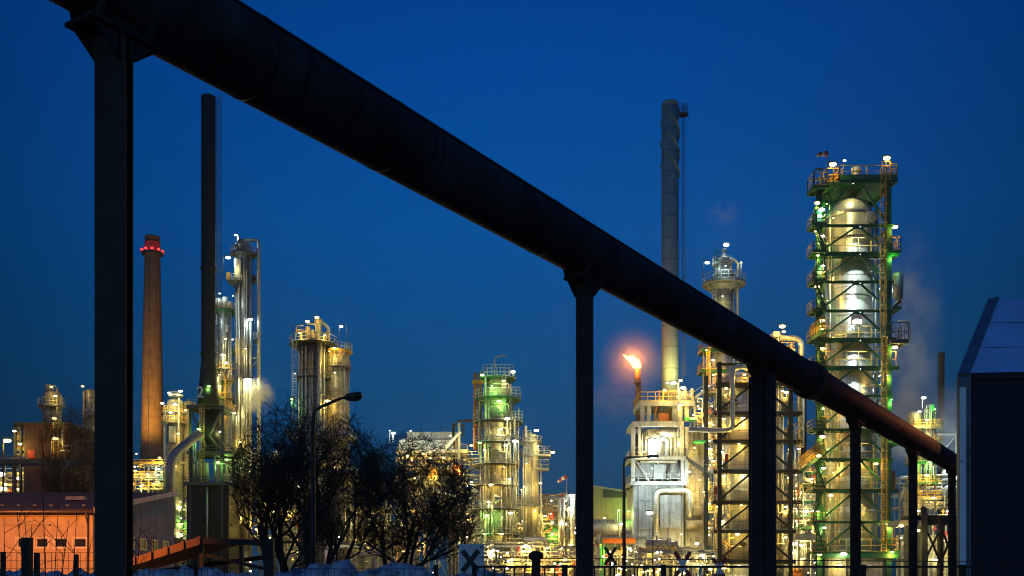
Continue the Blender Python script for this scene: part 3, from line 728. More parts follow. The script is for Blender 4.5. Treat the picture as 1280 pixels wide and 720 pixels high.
street_lamp(780, 60, 572, 1.75, 'black curved street lamp with a pale green lit head by the second pipeline column', m='lamp_black', r0=.13, r1=.08, col=(.7, 1, .8), P=60, hl=.8, lit='bulb_cool', tilt=.03, headr=(.10, .06))
# assumed sodium street lamps, added out of view to light building and pipeline end
street_lamp(-150, 38, 500, 1.2, 'assumed tall sodium street lamp, added out of view to light the plaster building', col=(1, .25, .01), P=31000, lit='bulb_sodium', ht=9.5, aim=(-19.5, 58, 2), cone=96)  # assumed lamp outside the view, added for the orange light on wall and carport
street_lamp(1290, 44.5, 480, -1.3, 'assumed sodium street lamp, added unseen behind the tent to light the pipeline end', col=(1, .30, .08), P=900, lit='bulb_sodium', ht=10.4, aim=(16.8, 42.0, 7.5), cone=62)  # assumed lamp hidden by the tent, added to redden the pipe end
street_lamp(640, 1.0, 480, 1.2, 'unseen street lamp added behind the viewer', col=(.55, .85, 1), P=1100, lit='bulb_cool', ht=9.0)  # added out of view to brighten the tent post, signs and pipe
bpy.data.objects[[o.name for o in COL.objects if o.get('label') == 'unseen street lamp added behind the viewer'][0]].location = (-5, -10, 0)

# ------------------------------------------------------------------ carport
CD = 44.0
S = Site('carport_roof', 250, CD, 'open carport with low pitched reddish roof on thin posts', 'carport')
xl, xm, xr = S.x(128), S.x(250), S.x(340); zl, zm, zr = S.z(711), S.z(672.5), S.z(676)
mb = MB(); dp = 7.0
for (xa, za, xb, zb) in ((xl, zl, xm, zm), (xm, zm, xr, zr)):
    mb.add([(xa, 0, za), (xb, 0, zb), (xb + .5, dp, zb + .25), (xa, dp, za + .25), (xa, 0, za - .12), (xb, 0, zb - .12), (xb + .5, dp, zb + .13), (xa, dp, za + .13)],
           [(0, 1, 2, 3), (7, 6, 5, 4), (4, 5, 1, 0), (5, 6, 2, 1), (6, 7, 3, 2), (7, 4, 0, 3)])
S.part('roof', mb, 'bitumen')
fb = MB()
fb.bar((xl, -.05, zl - .12), (xm, -.05, zm - .12), .06, .34)
for i in range(7):
    t = i / 6; fb.box((xl + (xm - xl) * t, -.1, zl + (zm - zl) * t - .10), (.10, .08, .36))
S.part('fascia', fb, 'fascia_red', label='reddish front fascia')
MB().bar((xm + .05, -.05, zm - .12), (xr + .3, -.05, zr - .12), .06, .26).build('fascia', 'steel_black', S.root)
MB().bar((xl, 2.5, zl - .3), (xr, 2.5, zr - .55), .12, .2).bar((xm + .2, .2, zm - .75), (xr - .1, .2, zr - 1.3), .1, .15).build('purlin', 'steel_black', S.root)
for px in (165, 250, 300, 337):
    w = .16 if px < 330 else .34
    z = zl + (zm - zl) * (px - 128) / 122 if px < 250 else zm
    MB().box((S.x(px), .25, (z - .34) / 2), (w, w, z - .34)).build('post', 'steel_black', S.root)

# ------------------------------------------------------------------ snow heaps
def snow(name, x0, x1, d, wid, hf, seed, label):
    mb = MB(); nx = max(8, int((x1 - x0) / .05)); ny = 40; vs = []; fs = []
    for i in range(nx + 1):
        x = x0 + (x1 - x0) * i / nx
        for j in range(ny + 1):
            t = j / ny; prof = math.sin(PI * t) ** .6
            e = min(1, i / 4, (nx - i) / 4)
            h = hf(x) * prof * (e ** .5 if e < 1 else 1)
            q = noise.fractal(Vector((x * 1.3 + seed, t * 5, seed)), 1, 2, 5) * .14 + noise.fractal(Vector((x * 5 + seed, t * 16, seed)), .8, 2, 4) * .10
            vs.append((x, d + wid * (t - .5), max(0, h + q * prof * min(1, h))))
    for i in range(nx):
        for j in range(ny):
            p = i * (ny + 1) + j; fs.append((p, p + ny + 1, p + ny + 2, p + 1))
    o = mb.add(vs, fs, 0, True).build(name, 'snow'); o['kind'] = 'structure'; o['label'] = label
def zz(py, d): return EYE + (HOR - py) / F * d
def prof_from(pts, d):
    P = [((px - 640) / F * d, zz(py + 4.5, d)) for px, py in pts]
    def f(x):
        if x <= P[0][0]: return P[0][1]
        for (a, za), (b, zb) in zip(P[:-1], P[1:]):
            if a <= x <= b: return za + (zb - za) * (x - a) / (b - a)
        return P[-1][1]
    return f
SD = 16.0
f = prof_from([(-60, 716), (0, 713), (12, 710), (22, 716), (60, 716), (90, 710), (112, 712), (160, 719), (175, 714), (186, 710), (192, 716), (220, 714), (262, 712), (270, 708), (300, 712), (340, 713)], SD)
snow('snow', (-60 - 640) / F * SD, (335 - 640) / F * SD, SD, 3.2, f, 1.3, 'dirty snow heaped along the fence')
f = prof_from([(335, 713), (345, 708), (360, 711), (390, 709), (410, 707), (424, 700), (432, 697), (441, 700), (448, 707), (480, 706), (530, 705), (535, 712), (560, 714), (600, 712), (650, 719)], SD + 2)
snow('snow', (336 - 640) / F * (SD + 2), (650 - 640) / F * (SD + 2), SD + 2, 3.0, f, 5.1, 'dirty snow heaped along the fence')

# ------------------------------------------------------------------ fences
FD = 13.0
def fx(px, d=FD): return (px - 640) / F * d
S = Site('wire_fence', 300, FD, 'thin wire mesh fence with dark posts in front of the snow', 'fence')
def lx(px): return S.x(px)
for px, py, w in ((-20, 690, .07), (4, 690, .05), (34, 672, .105), (46, 691, .05), (95.5, 693, .045), (245, 700, .045), (337, 673, .11), (545, 706, .06)):
    MB().box((lx(px), 0, S.z(py) / 2), (w, w, S.z(py))).build('post', 'post_black', S.root)
mb = MB()
for py in (691, 701, 711, 722):
    if py < 700: mb.bar((lx(-30), -.03, S.z(py)), (lx(115), -.03, S.z(py)), .006)
    mb.bar((lx(-30 if py < 707 else -30), -.03, S.z(py)), (lx(545), -.03, S.z(py)), .006) if py > 703 else mb.bar((lx(-30), -.03, S.z(py)), (lx(150), -.03, S.z(py)), .006)
x = -28
while x < 545:
    top = 691 if x < 116 else 709
    mb.bar((lx(x), -.03, 0), (lx(x), -.03, S.z(top)), .005); x += 7.2
S.part('wire_mesh', mb, 'post_black')
S = Site('bar_fence', 900, 14.0, 'black steel bar fence along the bottom right with square posts', 'fence')
zt = S.z(708.5)
MB().bar((S.x(590), 0, zt), (S.x(1330), 0, zt), .035, .03).bar((S.x(590), 0, zt - 1.5), (S.x(1330), 0, zt - 1.5), .035, .03).build('rail', 'post_black', S.root)
for i, px in enumerate((593, 706, 830, 955, 1080, 1205)):
    MB().box((S.x(px), .05, (zt + .03) / 2), (.07, .07, zt + .03)).build('post', 'post_black', S.root)
for a, b in ((593, 706), (706, 830)):
    mb = MB(); n = int((b - a) / 11.5)
    for i in range(1, n): 
        px = a + (b - a) * i / n; mb.bar((S.x(px), 0, 0), (S.x(px), 0, zt), .02)
    S.part('bar_panel', mb, 'post_black')
MB().bar((S.x(600), .1, S.z(697)), (S.x(1330), .1, S.z(703)), .012).build('wire', 'post_black', S.root)
# bollard with a round head
S = Site('round_headed_post', 670, 22, 'short dark post with a rounded head behind the bar fence', 'post')
MB().tube([(0, 0, 0), (0, 0, S.z(695))], .10, 12).build('shaft', 'post_black', S.root)
MB().ell((0, 0, S.z(694)), (.17, .17, .10), 12).lathe([(.16, S.z(699)), (.16, S.z(694))], n=12).build('head', 'post_black', S.root)

# ------------------------------------------------------------------ signs
S = Site('board_sign', 589, 30, 'square white board sign with a black cross', 'sign')
k = S.k; MB().bx(S.x(573.5), S.x(605), -.02, .02, S.z(719), S.z(680)).build('board', 'sign_white', S.root)
def cross(S, pts, w, y, m, name='cross', t=.02):
    mb = MB()
    for i, (a, b) in enumerate(pts):
        a = S.P(*a, y + i * .012); b = S.P(*b, y + i * .012); mb.bar(a, b, t * .5 if False else w, w) if False else plank(mb, a, b, w, t)
    return S.part(name, mb, m)
def plank(mb, a, b, w, t):
    d = (b - a).normalized(); nn = Vector((-d.z, 0, d.x)) * (w / 2); y = Vector((0, t / 2, 0))
    mb.add([a - nn - y, a + nn - y, a + nn + y, a - nn + y, b - nn - y, b + nn - y, b + nn + y, b - nn + y],
           [(3, 2, 1, 0), (4, 5, 6, 7), (0, 1, 5, 4), (1, 2, 6, 5), (2, 3, 7, 6), (3, 0, 4, 7)])
cross(S, (((578, 714), (598, 688)), ((578, 688), (597, 714))), 6 * k, -.04, 'sign_black')
MB().bx(S.x(600), S.x(601.5), -.026, -.021, S.z(685.5), S.z(682.5)).bx(S.x(602.2), S.x(603.5), -.026, -.021, S.z(685.5), S.z(682.5)).build('marking', 'sign_black', S.root)
MB().box((S.x(589), .07, S.z(715) / 2), (.08, .08, S.z(715))).build('post', 'zinc', S.root)

def andrew(cx, cy, w, h, d, label, back=False):
    S = Site('level_crossing_sign', cx, d, label, 'crossing sign', 'X shaped level crossing signs')
    k = S.k; t = w * .26 * k
    for i, sgn in enumerate((1, -1)):
        a = S.P(cx - sgn * w / 2, cy - h / 2, -.05 - i * .03); b = S.P(cx + sgn * w / 2, cy + h / 2, -.05 - i * .03)
        mb = MB()
        if back: plank(mb, a, b, t, .02); S.part('cross_arm', mb, 'sign_black')
        else:
            p, q = a.lerp(b, .27), a.lerp(b, .73)
            plank(mb, p, q, t, .02); o = S.part('cross_arm', mb, 'cross_white')
            m2 = MB(); plank(m2, a, p, t, .02); m2.build('red_end', 'cross_red', o); m2 = MB(); plank(m2, q, b, t, .02); m2.build('red_end', 'cross_red', o)
    MB().tube([(0, .04, 0), (0, .04, S.z(cy))], .045, 8).build('post', 'zinc' if not back else 'post_black', S.root)
andrew(763, 695, 14, 22, 55, 'black level crossing sign seen from behind, beside the curved street lamp', True)
andrew(853, 706, 19, 32, 45, 'red and white level crossing sign in front of the grey furnace')
andrew(899, 711, 16, 28, 45, 'red and white level crossing sign in front of the yellow lit vessel')

# ------------------------------------------------------------------ trees
def tree(name, px, d, label, stems, crown, seed, clumps, trunk_r, sub=5, leafy=True, span=.9, leafs=(.04, .11), group=None):
    R = random.Random(seed); S = Site(name, px, d, label, 'tree', group)
    T = MB(); tips = []; TW = MB(); cx, cz, rx, rz = crown; CC = Vector((cx, 0, cz))
    def out_(p): return ((p.x - cx) / rx) ** 2 + (p.y / rx) ** 2 + ((p.z - cz) / rz) ** 2
    def grow(p, dr, L, r, lev):
        n = 4; pts = [p]; rs = [r]; dd = dr.copy()
        for i in range(n):
            dd = (dd + Vector((R.uniform(-1, 1), R.uniform(-1, 1), R.uniform(-.4, .7))) * (.12 + .05 * lev)).normalized()
            if out_(p + dd * (L / n)) > 1 and p.z > cz - rz * .8:
                dd = (dd + (CC - p).normalized() * .75).normalized()
                if out_(p) > 1.25: break
            p = p + dd * (L / n); pts.append(p); rs.append(r * (1 - .38 * (i + 1) / n))
        if len(pts) < 2: return
        (T if lev < 3 else TW).tube(pts, rs, 8 if lev < 2 else (5 if lev < 3 else 3), caps=False)
        if lev >= 3: tips.extend([(q, dd) for q in pts[1:]])
        if lev >= sub or r < .004: return
        for i in range(R.choice((3, 3, 4)) + (1 if lev < 2 else 0)):
            t = min(len(pts) - 1, R.choice((2, 3, 4, 4)) if lev == 0 else R.choice((1, 2, 3, 4))); q = pts[t]
            perp = Vector((R.uniform(-1, 1), R.uniform(-1, 1), R.uniform(-.5, .6))).normalized()
            nd = (dd * R.uniform(.5, 1.0) + perp * R.uniform(.55, 1.0) * span).normalized()
            grow(q, nd, L * R.uniform(.55, .78), rs[t] * R.uniform(.5, .68), lev + 1)
    for (dx, lean, L) in stems:
        grow(Vector((dx, R.uniform(-.4, .4), 0)), Vector((lean, R.uniform(-.15, .15), 1)).normalized(), L, trunk_r * R.uniform(.75, 1.1), 0)
    S.part('trunk', T, 'bark')
    if TW.v: S.part('branches', TW, 'twig')
    L = MB(); R.shuffle(tips)
    for p, dd in tips[:5200]:
        if leafy and noise.noise(p * 1.1) > .14:
            for j in range(clumps):
                c = p + Vector((R.gauss(0, .17), R.gauss(0, .17), R.gauss(0, .13))); s = R.uniform(*leafs)
                a = Vector((R.uniform(-1, 1), R.uniform(-1, 1), R.uniform(-1, 1))).normalized() * s; b = a.orthogonal().normalized() * s * R.uniform(.4, .8)
                L.add([c - a, c + b * .6, c + a, c - b * .6], [(0, 1, 2, 3)])
        for j in range(1):
            e = dd + Vector((R.uniform(-1, 1), R.uniform(-1, 1), R.uniform(-1.2 if not leafy else -.5, .5))) * .8
            L.bar(p, p + e.normalized() * R.uniform(.25, .8 if leafy else 1.0), .013, .013)
    S.part('crown', L, 'leaf')
    return S
tree('bare_tree', 385, 42, 'broad dark multi stemmed tree behind the unlit street lamp', [(-1.4, -.12, 4.0), (-.9, -.05, 4.4), (-.1, 0, 4.8), (.15, .03, 4.4), (.5, .12, 4.2), (-.5, -.3, 3.6), (.6, .3, 3.6)], (0, 5.7, 3.15, 3.7), 11, 1, .15, sub=5)
tree('bare_tree', 492, 42, 'smaller dark round tree in front of the white roofed process block', [(-.1, -.05, 3.9), (.35, .22, 4.0), (.1, .1, 4.2), (.2, .36, 3.6)], (.85, 4.6, 2.65, 3.35), 29, 1, .11, sub=5, span=.95)
tree('birch_tree', 92, 95, 'leafless drooping birch beside the brown block', [(0, 0, 8.5), (-1.5, -.1, 7)], (-.3, 14.5, 2.9, 7.2), 5, 0, .16, sub=5, leafy=False, span=.7)
# thin bare shrub stems close to the camera
R = random.Random(3)
def shrub(px, d, tops, label):
    S = Site('bare_shrub', px, d, label, 'shrub', 'leafless shrubs along the wire fence')
    for (tx, ty, dx) in tops:
        a = Vector((S.x(dx), R.uniform(-.1, .1), 0)); b = S.P(tx, ty); m_ = a.lerp(b, .5) + Vector((R.uniform(-.12, .12), 0, .05))
        mb = MB().tube([a, a.lerp(m_, .5), m_, m_.lerp(b, .5), b], [.010, .009, .007, .005, .003], 5)
        for j in range(3):
            t = R.uniform(.35, .95); c = m_.lerp(b, (t - .35) / .6)
            e = c + Vector((R.uniform(-.35, .35), R.uniform(-.1, .1), R.uniform(.1, .4))); mb.tube([c, c.lerp(e, .5) + Vector((0, 0, .03)), e], [.004, .003, .002], 4)
        S.part('stem', mb, 'twig')
shrub(55, 11, [(53, 588, 62), (73, 632, 76), (30, 640, 30), (5, 648, 18), (21, 640, 22), (40, 655, 46)], 'leafless shrub with tall thin stems in front of the orange building')
shrub(100, 11.5, [(96, 640, 104), (110, 655, 108), (86, 650, 80)], 'leafless shrub beside the first pipeline column')
shrub(180, 12, [(168, 640, 166), (176, 660, 178), (192, 668, 190)], 'leafless shrub right of the first pipeline column')

# ================================================================== refinery, left to right
# ---- brown block with a silo behind it
S = Site('brown_plant_building', 55, 130, 'dark reddish brown windowless plant building with red panel', 'industrial building')
mb = MB().bx(S.x(31), S.x(88), 0, 9, 0, S.z(530)); S.part('wall', mb, 'brown_block')
MB().bx(S.x(17), S.x(31) - .01, 1, 8, S.z(532), S.z(530.3)).bx(S.x(17), S.x(88), -.25, 9.2, S.z(530) + .003, S.z(528)).build('roof', 'steel_dark', S.root)
S.part('sign_panel', MB().bx(S.x(35), S.x(44), -.08, -.003, S.z(573), S.z(563)), 'red_panel')
for px in (18, 25, 31): S.col(px, 530, None, .2, .3, 'steel_dark')
for py in (545, 553, 560, 568): 
    S.plat(18, 30.5, py, .4, 6, 'steel_grey', 'rail_yellow', sides='fl', t=.07)
S.lad(72.5, 528, 576, -.6, 'rail_yellow', cage=False); S.lad(76.5, 524, 576, -.9, 'steel_dark')
MB().tube([S.P(66, 575, -.5), S.P(67, 548, -.5), S.P(72, 546, -.5)], .1, 8, fil=.5).build('pipe', 'pipe_metal', S.root)
S.lamp(73.5, 525, 'w', 260, -1.2, .75); S.lamp(75, 550, 'w', 380, -1.2, .9); S.lamp(22, 540, 'w', 160, -.8, .6); S.lamp(28, 556, 'w', 260, -.6, .6)
S.pipe([(80, 540, -.6), (80, 558, -.6), (92, 558, -.6)], 1.1, 'pipe_grey'); S.pipe([(82, 532, -.8), (82, 575, -.8)], .7, 'pipe_metal'); S.pipe([(78, 565, -.9), (92, 565, -.9)], .8, 'pipe_metal')
S = Site('pale_silo', 66, 150, 'pale round silo with ring platform rising behind the brown block', 'silo')
S.vessel(65, 22, 488, None, 'pale_cladding', dome=True, bands=14)
S.rplat(65, 508, 33, 22, deck='steel_grey', rail='rail_grey', a0=PI, a1=2 * PI)
S.part('vent', MB().lathe([(.6, S.z(488)), (.6, S.z(483)), (.9, S.z(482)), (.05, S.z(480))], (S.x(62), 0, 0), 14), 'pipe_metal')
S.pipe([(76, 486, -1.2), (76, 560, -1.2)], 1.4, 'pipe_cream'); S.lamp(77, 498, 'w', 130, -2, .7); S.lamp(72, 487, 'w', 60, -2, .5)
S = Site('slim_silo', 113, 160, 'slim pale column half hidden by the first pipeline column', 'column')
S.vessel(113, 13, 486, None, 'pale_cladding', bands=12); S.pipe([(108, 490, -1), (108, 640, -1)], 1.2, 'pipe_metal')
S.rplat(113, 520, 20, 13, a0=PI, a1=2 * PI); S.lamp(110, 486, 'w', 120, -2, .6); S.lamp(112, 553, 'w', 300, -2, .6); S.lamp(110, 590, 'g', 200, -2, .5)
S = Site('pipe_bridge', 60, 110, 'long dark pipe bridge with railing in front of the brown block', 'pipe bridge')
MB().ibeam(S.P(-40, 577, 0), S.P(118, 577, 0), .3, .45).ibeam(S.P(-40, 577, 2), S.P(118, 577, 2), .3, .45).build('deck', 'steel_dark', S.root)
for px in (-30, 12, 60, 112): S.col(px, 579, None, 1, .3, 'steel_dark')
for px, r, m in ((-40, 1.0, 'pipe_grey'),): S.pipe([(-40, 572, .6), (30, 572, .6)], 1.2, 'pipe_metal'); S.pipe([(-40, 568, 1.2), (18, 568, 1.2), (18, 600, 1.2)], .9, 'pipe_grey')
MB().tube([S.P(81, 640, -.6), S.P(81, 590, -.6), S.P(90, 580, -.6)], .07, 8, fil=.3).build('standpipe', 'pipe_grey', S.root)
S = Site('process_rack', 20, 150, 'yellow lit pipe rack under the dark pipe bridge at the left edge', 'pipe rack')
rack(S, -30, 34, (592, 606, 622), 0, 6, 41, pipes=5, risers=8, drums=3, valves=8, lamps=((22, 588, 'w', 300), (10, 606, 'w', 300), (27, 612, 'w', 300), (-14, 600, 'w', 300)))
S = Site('process_rack', 98, 175, 'dim pipe rack right of the brown block behind the birch', 'pipe rack')
rack(S, 86, 124, (545, 566, 590, 612), 0, 6, 42, pipes=4, risers=9, drums=1, valves=5, pm=('pipe_grey', 'pipe_metal'), col='steel_dark', lamps=((97, 563, 'w', 120), (101, 552, 'w', 100), (104, 600, 'g', 90)))
S = Site('area_lamp', 4, 100, 'lamp post with lit sodium head at the far left edge', 'lamp post')
MB().tube([(0, 0, 0), (0, 0, S.z(552)), (.6, 0, S.z(549))], .09, 8, fil=.5).build('pole', 'lamp_grey', S.root); S.lamp(9.5, 551, 'w', 300, 0, .95)
S = Site('area_lamp', -2, 102, 'lower lamp post with lit head below the pipe bridge at the far left', 'lamp post')
MB().tube([(0, 0, 0), (0, 0, S.z(594))], .08, 8).build('pole', 'lamp_grey', S.root); S.lamp(2.5, 593, 'n', 200, -.2, 1.1); S.lamp(5.5, 611, 'n', 200, -.2, 1.0)

# ---- brick chimney
S = Site('brick_chimney', 190.5, 260, 'tall tapering brick chimney with a ring of red lamps', 'chimney')
k = S.k
prof = [(16.5 * k, 0), (14.9 * k, S.z(585)), (13 * k, S.z(520)), (11.5 * k, S.z(420)), (9.4 * k, S.z(322)), (9.4 * k, S.z(318)), (10.4 * k, S.z(317)), (10.4 * k, S.z(315)), (9.2 * k, S.z(314)), (8.6 * k, S.z(299)), (9.0 * k, S.z(298.5)), (9.0 * k, S.z(296)), (7 * k, S.z(296)), (7 * k, S.z(300))]
S.part('shaft', MB().lathe(prof, n=40), 'brick_chimney')
for py in (303, 308): MB().lathe([(9.0 * k - .12, S.z(py + .7)), (9.15 * k + .1, S.z(py + .7)), (9.1 * k + .1, S.z(py - .7)), (8.9 * k - .1, S.z(py - .7))], n=40).build('brick_band', 'brick_band', S.root)
S.rplat(190.5, 317, 27, 19, deck='steel_dark', rail='rail_dark', brackets=False)
MB().bar((0, -12.4 * k, S.z(500)), (0, -9.5 * k, S.z(322)), .12, .3).bar((0, -14.4 * k, S.z(585)), (0, -12.4 * k, S.z(500)), .12, .3).build('lightning_rod', 'steel_dark', S.root)
for i in range(10):
    a = 2 * PI * i / 10; p = (12.6 * k * math.cos(a), 12.6 * k * math.sin(a), S.z(314.3))
    l = MB().box((p[0], p[1], p[2] - .35), (.5, .5, .3)).build('beacon', 'lamp_grey', S.root)
    MB().ell(p, (.4, .4, .4), 8).build('bulb', 'bulb_red', l)
    d = bpy.data.lights.new('lamp_light', 'POINT'); d.energy = 14; d.color = (1, .02, .02); d.shadow_soft_size = .3
    o = bpy.data.objects.new('lamp_light', d); COL.objects.link(o); o.parent = l; o.location = (p[0] * .96, p[1] * .96, p[2] + 1.3)
S.spot(203, 578, 'w', 60000, -18, (0, 0, S.z(480)), 70, 1.2, 1.0)  # floodlight added in front of the chimney to warm its lower shaft
S = Site('process_rack', 190, 225, 'yellow lit rack at the foot of the brick chimney', 'pipe rack')
rack(S, 158, 222, (583, 598, 612), -2, 5, 43, pipes=6, risers=14, drums=3, valves=12, rail='rail_yellow', railp=1, lamps=((175, 590, 'w', 500), (190, 594, 'w', 500), (204, 588, 'c', 500), (166, 598, 'w', 500), (198, 606, 'w', 500), (213, 600, 'g', 400), (182, 609, 'w', 500), (205, 574, 'w', 900)))
MB().bx(S.x(156), S.x(219), -2.4, -2.2, S.z(581.5), S.z(579)).build('parapet', 'rail_yellow', S.root)

# ---- black corrugated stack on its table
S = Site('black_stack', 260.5, 190, 'very tall thin black stack with a ladder and a white figure 2', 'chimney')
k = S.k; prof = [(13.2 * k, S.z(507)), (12.6 * k, S.z(494)), (11.2 * k, S.z(480)), (9.6 * k, S.z(462))]
py = 462
while py > 136: prof += [(9.0 * k, S.z(py - 6)), (8.55 * k, S.z(py - 12))]; py -= 12
prof += [(8.3 * k, S.z(134)), (8.9 * k, S.z(132)), (8.9 * k, S.z(122)), (8.85 * k, S.z(121.1)), (8.7 * k, S.z(121)), (8.0 * k, S.z(121)), (7.9 * k, S.z(122))]
S.part('shaft', MB().lathe(prof, n=32), 'black_stack')
MB().ladder(11.2 * k, 0, S.z(470), S.z(122), .6, True, 0.0, .09).build('ladder', 'rail_dark', S.root)
for py in (336, 443): MB().lathe([(8.6 * k, S.z(py + 1.5)), (9.9 * k, S.z(py + 1.5)), (9.9 * k, S.z(py - 1.5)), (8.6 * k, S.z(py - 1.5))], n=32).build('flange', 'black_stack', S.root)
def text_mesh(txt, size, ext=.02, bold=0.0):
    cu = bpy.data.curves.new('lettering', 'FONT'); cu.body = txt; cu.size = size; cu.extrude = ext; cu.offset = bold; cu.align_x = 'CENTER'
    o = bpy.data.objects.new('lettering', cu); COL.objects.link(o)
    me = bpy.data.meshes.new_from_object(o.evaluated_get(bpy.context.evaluated_depsgraph_get()))
    bpy.data.objects.remove(o); return me
def letters(txt, size, loc, parent, m, bold=0.0, name='lettering'):
    me = text_mesh(txt, size, .03, bold); me.materials.clear(); me.materials.append(MATS[m])
    o = bpy.data.objects.new(name, me); COL.objects.link(o); o.parent = parent; o.location = loc; o.rotation_euler = (PI / 2, 0, 0); return o
letters('2', 2.9, (S.x(254.5), -13.2 * k - .05, S.z(499)), S.root, 'figure_white', .05)
# table
S2 = Site('stack_table', 262, 190, 'dark steel table frame carrying the black stack, yellow railing on top', 'steel frame', front=4)
S2.plat(234, 281, 507, -4.5, 4, 'steel_dark', 'rail_yellow', th=.6, t=.09)
for px in (238, 278):
    for yy in (-4, 3.5): S2.col(px, 509, None, yy, .45, 'steel_dark')
for a, b in (((239, 512), (258, 560)), ((277, 512), (262, 545)), ((262, 545), (277, 565)), ((239, 560), (255, 512))): S2.part('brace', MB().bar(S2.P(*a, -4), S2.P(*b, -4), .3), 'steel_dark')
S2.plat(230, 300, 604, -5, 4, 'steel_dark', 'rail_dark', th=.5)
S2.plat(234, 290, 565, -4.4, 3.6, 'steel_dark', 'rail_dark', th=.4)
mb = MB().bx(S2.x(234), S2.x(259), -4.2, 3.4, 0, S2.z(607)).bx(S2.x(262), S2.x(286), -4.0, 3.3, 0, S2.z(607)); S2.part('casing', mb, 'steel_black')
S2.vessel(258, 24, 508, 565, 'black_stack', dome=False, name='stack_duct')
S2.lad(255, 507, 604, -4.9, 'rail_yellow'); S2.pipe([(260, 609, -4.5), (260, 690, -4.5)], 1.3, 'pipe_metal')
for pts, r in ((((243, 545, -4.6), (243, 580, -4.6), (252, 580, -4.6), (252, 603, -4.6)), 1), (((246, 552, -4.7), (246, 600, -4.7)), .9), (((240, 575, -4.8), (248, 575, -4.8), (248, 603, -4.8)), .8), (((270, 570, -4.4), (270, 603, -4.4)), 1.2), (((265, 580, -4.4), (284, 580, -4.4), (284, 603, -4.4)), .9)): S2.pipe(pts, r, 'pipe_grey')
S2.lamp(264, 485, 'g', 420, -5.5, .9); S2.lamp(251, 538, 'g', 900, -5.2, 1.0); S2.lamp(275, 579, 'g', 500, -5.2, .9); S2.lamp(270, 537, 'n', 260, -1, .8)
for i in range(3): S2.vessel(240 + i * 8, 7, 568 + i * 4, 603, 'pipe_grey', -3.2, n=16, name='small_vessel')
S = Site('process_rack', 229, 205, 'bright narrow rack between the grey building end and the stack table', 'pipe rack')
rack(S, 219, 236, (625, 637, 649, 661, 673), 0, 5, 44, bay=3, pipes=3, risers=6, drums=2, valves=5, col='green_paint', lamps=((227, 634, 'n', 260), (229, 655, 'g', 260), (226, 668, 'n', 260), (221, 610, 'w', 300)))
S = Site('process_rack', 295, 200, 'dim green lit pipe rack behind the left tree, right of the stack table', 'pipe rack')
rack(S, 276, 352, (575, 598, 620, 645, 670), 0, 7, 45, pipes=5, risers=16, drums=3, valves=9, pm=('pipe_grey', 'pipe_metal', 'pipe_cream'), lamps=((311, 591, 'n', 900), (300, 583, 'g', 420), (332, 630, 'w', 500), (285, 575, 'g', 300), (342, 640, 'w', 400), (300, 650, 'w', 300), (322, 662, 'w', 380), (338, 610, 'n', 380)))
S = Site('grey_duct', 213, 176, 'fat grey elbow duct sloping down beside the stack table', 'duct')
S.pipe([(243, 538, 3), (213, 572, 0), (213, 660, 0)], 6.0, 'pipe_grey', fil=2.2, n=20)
for a in (580, 600): MB().ring((0, 0, S.z(a)), 5.9 * S.k, 6.7 * S.k, .15, n=20).build('flange', 'pipe_grey', S.root)

# ---- bright double platform column next to the brick chimney
S = Site('process_column', 222, 205, 'bright yellow lit column with small platforms just right of the brick chimney', 'column')
S.vessel(219, 20, 498, None, 'pale_cladding', bands=16); S.vessel(232, 9, 500, None, 'pipe_cream', 1.0)
S.rplat(219, 516, 30, 20, a0=PI * .9, a1=2.1 * PI, rail='rail_yellow'); S.rplat(218, 529, 32, 20, a0=PI * .9, a1=2.1 * PI, rail='rail_yellow')
S.part('manhole_ring', MB().ring((S.x(222), -1.2, S.z(497)), .8, 1.5, .35, n=18), 'pipe_metal')
S.lad(211, 516, 600, -1.2, 'rail_grey'); S.pipe([(228, 500, -2.2), (228, 580, -2.2), (240, 580, -2.2)], 1.3, 'pipe_cream'); S.pipe([(209, 520, -1.8), (209, 620, -1.8)], .9, 'pipe_metal')
S.pipe([(214, 496, -1), (214, 491, -1), (226, 491, -1), (226, 500, -1)], 1.0, 'pipe_metal')
S.lamp(217, 494, 'n', 220, -2.6, .8); S.lamp(231, 492, 'n', 300, -2.6, 1.0); S.lamp(208.5, 507, 'n', 260, -2.6, .9); S.lamp(225, 509, 'n', 380, -3, 1.1); S.lamp(220, 519, 'n', 420, -3.2, .9); S.lamp(236, 515, 'w', 200, -2, .7); S.lamp(230, 545, 'w', 420, -3.4, .8); S.lamp(226, 585, 'w', 500, -3.6, .8)
S.part('junction_box', MB().bx(S.x(216), S.x(225), -2.4, -1.9, S.z(555), S.z(535)), 'panel_grey')

# ---- column with green platform and white caps
S = Site('process_column', 281, 212, 'slim column with white caps and a green ring platform by the black stack', 'column')
S.vessel(279, 13, 376, None, 'cladding', bands=24, n=24)
S.rplat(281, 389, 33, 13, deck='steel_green', rail='rail_yellow', th=.35)
for px, w, t in ((276, 9, 375), (284, 7, 373), (290, 6, 379), (271, 6, 380)): S.vessel(px, w, t, 388, 'figure_white', -1.4, n=18, name='cap')
for px, r in ((270, .9), (288, 1.3), (291, 1.0), (274, .8)): S.pipe([(px, 388, -1.2), (px, 600, -1.2)], r, 'pipe_metal')
S.pipe([(286, 400, -1.7), (284, 470, -1.7)], 1.0, 'pipe_metal'); S.lad(294.5, 440, 520, -.3, 'steel_green'); S.lad(272, 389, 470, -1.6, 'rail_grey')
S.rplat(281, 478, 30, 14, deck='steel_green', rail='rail_yellow', a0=PI, a1=2 * PI); S.rplat(281, 500, 32, 14, deck='steel_green', rail='rail_yellow', a0=PI, a1=2 * PI); S.rplat(281, 462, 26, 14, rail='rail_yellow', a0=PI, a1=2 * PI)
